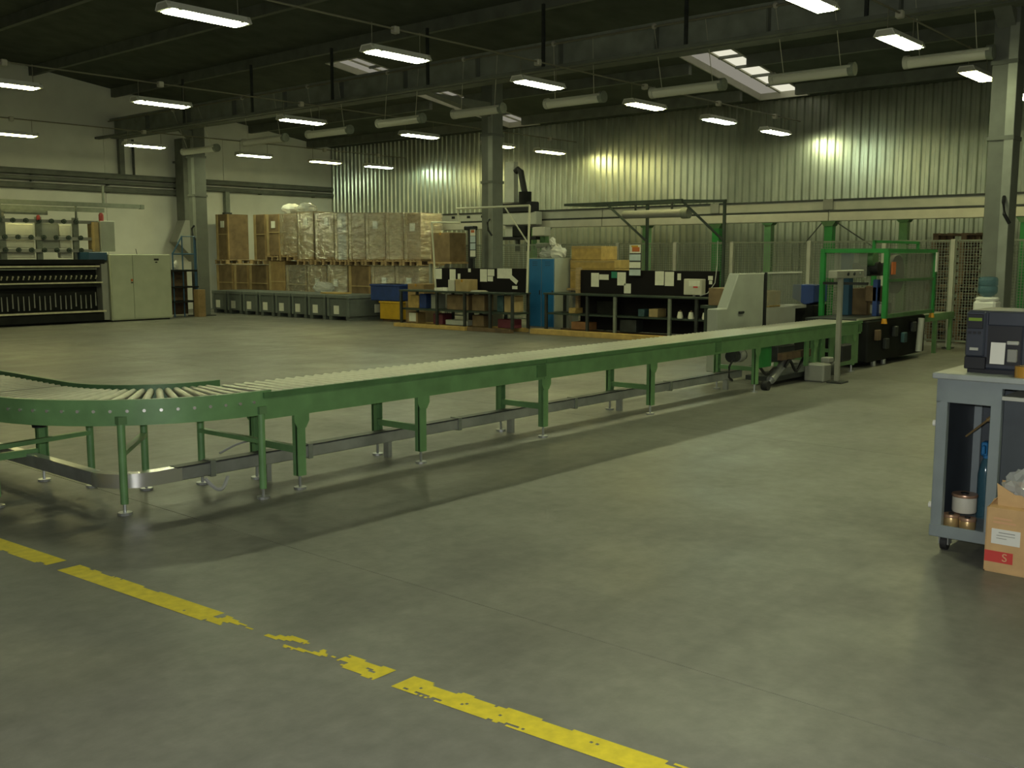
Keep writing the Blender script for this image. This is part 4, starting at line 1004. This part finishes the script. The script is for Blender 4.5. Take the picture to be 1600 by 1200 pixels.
for (x1, z, yy_, mm) in ((14.1, 2.96, 25.0, 'bar_grey'), (13.15, 2.84, 25.25, 'bar_grey'), (11.75, 2.74, 25.4, 'bar_grey'), (11.4, 2.82, 25.5, 'bright_rail'), (10.6, 2.66, 25.2, 'conduit')):
    obj('overhead_rail', B().bx(XL, x1, yy_, yy_+.09, z-.06, z+.045), mm, tm)
obj('overhead_rail_end', B().bx(14.02, 14.12, 24.98, 25.09, 2.89, 3.0), 'bar_grey', tm)
for x in (9.2, 10.5, 12.35): obj('rail_hanger', B().bx(x-.02, x+.02, 25.14, 25.18, 2.5, 2.95), 'bar_grey', tm)
obj('rail_hanger', B().bx(13.0, 13.05, 25.02, 25.06, 2.96, 3.45), 'bar_grey', tm)
pcab = thing('control_cabinet', (13.7, 24.9, 0), 'pale grey-green control cabinet at the end of the spinning machine', 'cabinet')
obj('body', B().bx(12.86, 14.55, 24.55, 25.4, .03, 1.71), 'cabinet_pale', pcab, .012)
for x0, x1 in ((12.88, 13.46), (13.47, 14.54)):
    d_ = obj('door', B().bx(x0, x1, 24.53, 24.55, .06, 1.69), 'cabinet_pale', pcab, .004)
obj('lock', B().bx(13.40, 13.45, 24.515, 24.53, 1.02, 1.08), 'orange', pcab); obj('lock', B().bx(13.40, 13.45, 24.515, 24.53, .97, 1.0), 'dark_steel', pcab)
obj('badge', B().bx(14.07, 14.2, 24.522, 24.53, 1.55, 1.60), 'black', pcab); obj('badge', B().bx(14.10, 14.16, 24.522, 24.53, 1.49, 1.52), 'black', pcab)
obj('side_knob', B().cyl((14.55, 24.7, 1.30), (14.62, 24.7, 1.30), .05, 10), 'black', pcab)
obj('plinth', B().bx(12.9, 14.5, 24.6, 25.35, 0, .03), 'black', pcab)
obj('antenna', B().cyl((13.75, 24.8, 1.71), (13.72, 24.8, 1.85), .008, 5), 'dark_steel', pcab)
# blue work platform with rails
bl = thing('step_platform', (15.4, 25.3, 0), 'small dark blue tubular step platform between cabinet and column', 'steps')
for (x, zt) in ((14.95, 1.75), (15.25, 2.2), (15.62, 2.2), (15.66, 1.75)):
    obj('upright', B().cyl((x, 25.1, 0), (x, 25.1, zt), .02, 8), 'blue_steel', bl)
obj('hand_rail', B().tube([(14.95, 25.1, 1.72), (15.25, 25.1, 2.2), (15.66, 25.1, 2.2), (15.66, 25.1, 1.72)], .02), 'blue_steel', bl)
obj('hand_rail', B().cyl((14.95, 25.1, 1.72), (15.66, 25.1, 1.72), .018, 8), 'blue_steel', bl)
obj('step', B().bx(14.85, 15.66, 25.05, 25.6, 1.24, 1.29), 'machine_black', bl); obj('step', B().bx(14.85, 15.66, 25.0, 25.6, .8, .84), 'machine_black', bl)
obj('step', B().bx(14.85, 15.66, 24.95, 25.6, .4, .44), 'machine_black', bl)
obj('back_sheet', B().bx(14.9, 15.64, 25.55, 25.6, .05, 1.24), 'wood_dark', bl)
solo('white_bag', B().sph((15.1, 25.2, 1.42), 1, .07, .06, .13, u=10, v=8).crumple(.01), 'white_plastic', 'little white bag on the blue step platform', 'bag')
carton(15.45, 15.68, 24.72, 24.95, 0, .75, 'cardboard', 'narrow upright carton leaning at the foot of the left column', tape=False)

# ------------------------------------------------------------------ services on the left wall
for (z, x0, x1, r, lb) in ((3.98, XF, 17.6, .085, 'upper'), (3.80, XF, 17.6, .06, 'middle'), (3.60, XF, 17.6, .085, 'lowest'), (3.99, 17.7, XB-.05, .085, 'upper right'), (3.78, 17.7, XB-.05, .075, 'lower right')):
    t = thing('wall_pipe', (12 if x1 < 18 else 20, YL-.1, z), 'dark %s service pipe along the white left wall' % lb, 'pipe')
    obj('pipe', B().cyl((x0, YL-.12, z), (x1, YL-.12, z), r, 8), 'bar_grey' if r < .05 else 'steel_beam', t, smooth=True)
    xx = max(x0, 8) + .4
    while xx < x1:
        obj('bracket', B().bx(xx, xx+.05, YL-.14, YL, z-.09, z+.02), 'dark_steel', t); xx += 2.2
t = thing('down_pipe', (15.4, YL-.1, 3.9), 'dark vertical pipe dropping from the girder to the wall pipes', 'pipe')
obj('pipe', B().bx(15.4, 15.55, YL-.16, YL-.02, 4.0, 5.1), 'steel_beam', t); obj('pipe', B().bx(15.85, 15.9, YL-.1, YL-.04, 4.0, 5.1), 'dark_steel', t)
t = thing('frame_post', (19.0, YL-.1, 0), 'dark vertical pipe on the white wall right of the left column', 'pipe')
obj('pipe', B().bx(18.95, 19.1, YL-.16, YL, 0, 3.78), 'bar_grey', t); obj('clip', B().bx(18.9, 19.15, YL-.18, YL-.02, 3.0, 3.06), 'dark_steel', t)
t = thing('air_duct', (17.4, YL-.5, 1.5), 'grey ventilation duct beside the left column, angled at its foot', 'duct')
obj('riser', B().bx(17.1, 17.55, YL-.75, YL-.3, 2.75, 5.2), 'steel_beam', t, .01)
obj('bracket', B().bx(17.2, 17.45, YL-.32, YL, 4.5, 4.56), 'steel_beam', t)
obj('elbow', B().prism([(17.1, 2.75), (17.55, 2.75), (17.45, 1.5), (16.8, 2.1)], 'y', YL-.75, YL-.3), 'machine_grey', t)

# ------------------------------------------------------------------ workshop trolley at right
CF = 5.80
ct = thing('workshop_trolley', (6.1, 1.4, 0), 'blue-grey steel trolley on castors carrying a label printer', 'trolley')
yl, yr, xb = 1.87, .75, 6.5
obj('top', B().bx(CF-.02, xb+.02, yr, yl+.02, .975, 1.008), 'cart_top', ct, .006)
obj('apron', B().bx(CF, CF+.02, 1.555, yl-.005, .845, .975), 'cart', ct, .003)
obj('apron', B().bx(CF, CF+.02, yr, 1.553, .945, .975), 'cart', ct)
obj('side_apron', B().bx(CF, xb, yl-.025, yl-.005, .845, .975), 'cart', ct)
for (y_, wd) in ((yl-.065, .06), (1.525, .055), (yr+.02, .055)):
    obj('post', B().bx(CF, CF+.045, y_, y_+wd, .10, .975), 'cart', ct, .003)
for (y_, wd) in ((yl-.065, .06), (1.525, .04), (yr+.02, .055)):
    obj('post', B().bx(xb-.045, xb, y_, y_+wd, .10, .975), 'cart', ct, .003)
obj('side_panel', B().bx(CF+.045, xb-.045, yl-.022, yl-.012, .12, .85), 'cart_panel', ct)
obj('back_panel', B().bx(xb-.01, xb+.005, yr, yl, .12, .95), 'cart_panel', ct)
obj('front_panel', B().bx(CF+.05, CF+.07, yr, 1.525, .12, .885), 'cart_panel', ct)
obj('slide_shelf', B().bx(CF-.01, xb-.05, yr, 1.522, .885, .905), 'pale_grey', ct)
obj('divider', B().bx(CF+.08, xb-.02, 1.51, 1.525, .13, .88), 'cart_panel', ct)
obj('bottom_shelf', B().bx(CF, xb, yr, yl, .105, .125), 'cart', ct, .004)
obj('bottom_lip', B().bx(CF-.004, CF+.012, yr, yl, .075, .145), 'cart', ct, .004)
for z in (.72, .25):
    obj('bumper', B().cyl((CF+.02, yl-.004, z), (CF+.02, yl+.012, z), .018, 10), 'white_plastic', ct)
for (x, y_) in ((CF+.04, 1.79), (CF+.04, .85), (xb-.06, 1.79), (xb-.06, .85)):
    cs_ = obj('castor', B().cyl((x, y_-.018, .042), (x, y_+.018, .042), .042, 18), 'rubber', ct, smooth=True)
    obj('castor_fork', B().bx(x-.03, x+.03, y_-.027, y_-.020, .035, .10).bx(x-.03, x+.03, y_+.020, y_+.027, .035, .10).bx(x-.04, x+.04, y_-.03, y_+.03, .094, .106), 'trunking', cs_)
    obj('hub', B().cyl((x, y_-.0215, .042), (x, y_+.0215, .042), .018, 10), 'bolt', cs_)
solo('metal_rod', B().cyl((6.05, 1.77, .125+.50), (5.93, 1.625, .75), .006, 6).cyl((5.93, 1.625, .75), (5.915, 1.60, .77), .012, 8), 'brass', 'thin shiny metal rod slanting inside the trolley bay', 'rod')
def roll(cx, cy, z, r, h, m, rim, label):
    t = thing('label_roll', (cx, cy, z), label, 'roll', 'rolls on the trolley bottom shelf')
    obj('winding', B().lathe((cx, cy, z), [(r*.95, 0), (r, .008), (r, h-.008), (r*.95, h)], 20), m, t, smooth=True)
    obj('rim', B().lathe((cx, cy, z+h-.001), [(r*1.04, 0), (r*1.08, .008), (r*1.04, .016)], 20), rim, t, smooth=True)
    obj('core', B().lathe((cx, cy, z+h+.014), [(r*.35, 0), (r*.35, .006)], 12), 'black', t)
roll(5.90, 1.782, .125, .044, .055, 'brass', 'copper_rim', 'left small brass-coloured roll on the trolley bottom shelf')
roll(5.89, 1.690, .125, .044, .05, 'brass', 'copper_rim', 'right small brass-coloured roll on the trolley bottom shelf')
roll(5.97, 1.735, .203, .066, .09, 'off_white', 'copper_rim', 'larger cream roll with coppery rim stacked on the trolley shelf')
bt = thing('spray_bottle', (6.22, 1.70, .125), 'clear bottle with bright blue trigger inside the trolley bay', 'bottle')
obj('body', B().lathe((6.22, 1.70, .125), [(.04, 0), (.042, .02), (.042, .26), (.03, .32), (.014, .36)], 14), 'bottle_blue', bt, smooth=True)
obj('trigger', B().bx(6.17, 6.25, 1.685, 1.72, .50, .58).bx(6.14, 6.18, 1.69, 1.71, .51, .565), 'locker_blue', bt, .006)
obj('collar', B().cyl((6.22, 1.70, .48), (6.22, 1.70, .505), .018, 10), 'locker_blue', bt)

# label printer
pr = thing('label_printer', (6.15, 1.55, 1.008), 'dark blue-grey label printer with a white label sticking out', 'printer')
px, py1, py0 = 5.91, 1.765, 1.40
obj('body', B().bx(px+.015, 6.36, py0, py1, 1.03, 1.355), 'printer', pr, .012)
obj('base', B().bx(px+.04, 6.34, py0+.01, py1-.01, 1.008, 1.035), 'printer_dark', pr)
obj('control_column', B().bx(px-.005, px+.02, py1-.105, py1-.004, 1.10, 1.35), 'printer', pr, .008)
obj('display_bezel', B().bx(px-.010, px-.004, py1-.095, py1-.010, 1.255, 1.335), 'printer_dark', pr, .003)
obj('display', B().bx(px-.0125, px-.0095, py1-.088, py1-.018, 1.298, 1.315), 'lcd', pr)
for i in range(3): obj('key', B().bx(px-.009, px-.004, py1-.085+.025*i, py1-.068+.025*i, 1.225, 1.24), 'printer_dark', pr)
obj('badge', B().bx(px-.009, px-.004, py1-.075, py1-.030, 1.135, 1.150), 'pale_grey', pr)
obj('lower_grille', B().bx(px+.0, px+.02, py1-.115, py1-.002, 1.03, 1.10), 'printer_dark', pr, .004)
obj('recess', B().bx(px+.005, px+.02, py0+.075, py1-.118, 1.06, 1.275), 'printer_dark', pr)
obj('door', B().bx(px-.003, px+.02, py0, py1-.116, 1.275, 1.352), 'printer', pr, .006)
obj('right_pillar', B().bx(px-.003, px+.02, py0, py0+.07, 1.04, 1.35), 'printer', pr, .006)
obj('print_head', B().bx(px-.012, px+.01, py0+.085, py0+.145, 1.175, 1.195), 'pale_grey', pr, .004)
obj('peel_bar', B().bx(px-.012, px+.01, py0+.09, py0+.14, 1.08, 1.15), 'machine_grey', pr, .004)
obj('label_strip', B().prism([(px-.016, 1.185), (px-.012, 1.185), (px-.022, 1.068), (px-.026, 1.068)], 'y', py0+.148, py0+.222), 'white_plastic', pr)
tr = thing('tape_roll', (5.9, 1.42, 1.008), 'amber packing tape roll beside the printer on the trolley top', 'tape roll')
obj('winding', B().lathe((5.87, 1.43, 1.008), [(.058, 0), (.058, .06)], 24), 'tape_amber', tr, smooth=True)
obj('core', B().lathe((5.87, 1.43, 1.069), [(.034, 0), (.034, .002)], 16), 'cardboard_pale', tr)

# near carton with red print
nc = thing('open_carton', (5.68, 1.3, 0), 'open cardboard carton with white label and red print beside the trolley', 'box')
bx0, bx1, by0, by1 = 5.57, 5.785, 1.08, 1.505
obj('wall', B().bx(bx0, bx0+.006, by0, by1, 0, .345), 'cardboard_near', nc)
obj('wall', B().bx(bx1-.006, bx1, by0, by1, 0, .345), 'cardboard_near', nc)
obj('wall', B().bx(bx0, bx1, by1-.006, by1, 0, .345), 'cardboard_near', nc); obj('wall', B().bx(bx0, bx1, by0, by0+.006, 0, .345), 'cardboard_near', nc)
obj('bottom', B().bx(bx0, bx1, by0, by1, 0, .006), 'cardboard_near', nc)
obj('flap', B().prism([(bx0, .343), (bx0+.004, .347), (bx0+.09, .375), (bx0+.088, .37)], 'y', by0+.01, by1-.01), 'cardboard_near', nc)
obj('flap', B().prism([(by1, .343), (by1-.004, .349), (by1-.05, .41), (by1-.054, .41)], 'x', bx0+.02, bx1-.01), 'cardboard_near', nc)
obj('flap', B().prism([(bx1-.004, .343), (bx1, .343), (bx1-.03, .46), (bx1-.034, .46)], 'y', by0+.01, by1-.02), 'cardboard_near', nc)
lb_ = obj('paper_label', B().bx(bx0-.002, bx0, 1.335, 1.475, .155, .235), 'white_plastic', nc)
rp = obj('red_print', B().bx(bx0-.0015, bx0, 1.365, 1.504, .055, .115), 'red_print', nc)
obj('faint_print', B().bx(bx0-.001, bx0, 1.36, 1.47, .265, .275).bx(bx0-.001, bx0, 1.38, 1.47, .285, .295), 'pink_print', nc)
def letter(txt, size, loc, rot, m, parent, name):
    cu = bpy.data.curves.new(name, 'FONT'); cu.body = txt; cu.size = size; cu.extrude = .0006; cu.align_x = 'CENTER'
    o = bpy.data.objects.new(name, cu); COL.objects.link(o)
    dg = bpy.context.evaluated_depsgraph_get(); me = bpy.data.meshes.new_from_object(o.evaluated_get(dg))
    bpy.data.objects.remove(o); me.materials.clear(); me.materials.append(MATS[m])
    return place(name, me, loc, parent, rot)
letter('S', .06, (bx0-.0025, 1.405, .066), (math.pi/2, 0, -math.pi/2), 'pink_print', rp, 'letter')
obj('label_print', B().bx(bx0-.003, bx0-.002, 1.36, 1.44, .215, .219).bx(bx0-.003, bx0-.002, 1.36, 1.45, .20, .203).bx(bx0-.003, bx0-.002, 1.40, 1.45, .185, .188), 'machine_grey', lb_)
pb = B().sph((5.68, 1.33, .435), 1, .085, .13, .11, u=18, v=12)
for v in pb.b.verts:
    d = v.co - Vector((5.68, 1.33, .435)); v.co = Vector((5.68, 1.33, .435)) + d*(1+random.uniform(-.16, .14)); v.co.z = max(v.co.z, .36)
    v.co.x = min(v.co.x, 5.76)
solo('plastic_bag', pb, 'clear_plastic', 'crumpled clear plastic bag on top of the open carton', 'bag')
solo('brown_paper', B().prism([(1.46, .355), (1.10, .36), (1.12, .43), (1.38, .42), (1.47, .47)], 'x', 5.60, 5.605), 'cardboard_near', 'folded brown paper sticking up from the open carton', 'paper')

# water cooler by the right column
wc = thing('water_cooler', (15.35, 4.32, 0), 'white water cooler with a blue upturned bottle before the right column', 'water cooler')
obj('body', B().bx(15.2, 15.5, 4.16, 4.46, 0, 1.03), 'white_plastic', wc, .03)
obj('collar', B().lathe((15.35, 4.31, 1.03), [(.15, 0), (.155, .03), (.14, .05)], 20), 'white_plastic', wc, smooth=True)
obj('bottle', B().lathe((15.35, 4.31, 1.06), [(.05, 0), (.06, .03), (.12, .07), (.13, .1), (.13, .16), (.12, .175), (.13, .19), (.13, .27), (.115, .30), (.06, .31)], 20), 'bottle_blue', wc, smooth=True)
obj('tap', B().cyl((15.2, 4.28, .85), (15.14, 4.28, .83), .02, 8), 'black', wc); obj('drip_tray', B().bx(15.12, 15.2, 4.2, 4.42, .6, .62), 'bar_grey', wc)
solo('wood_splinter', B().bx(4.45, 4.50, .48, .50, 0, .006, .5), 'wood', 'tiny pale wood splinter lying on the floor at right', 'splinter')
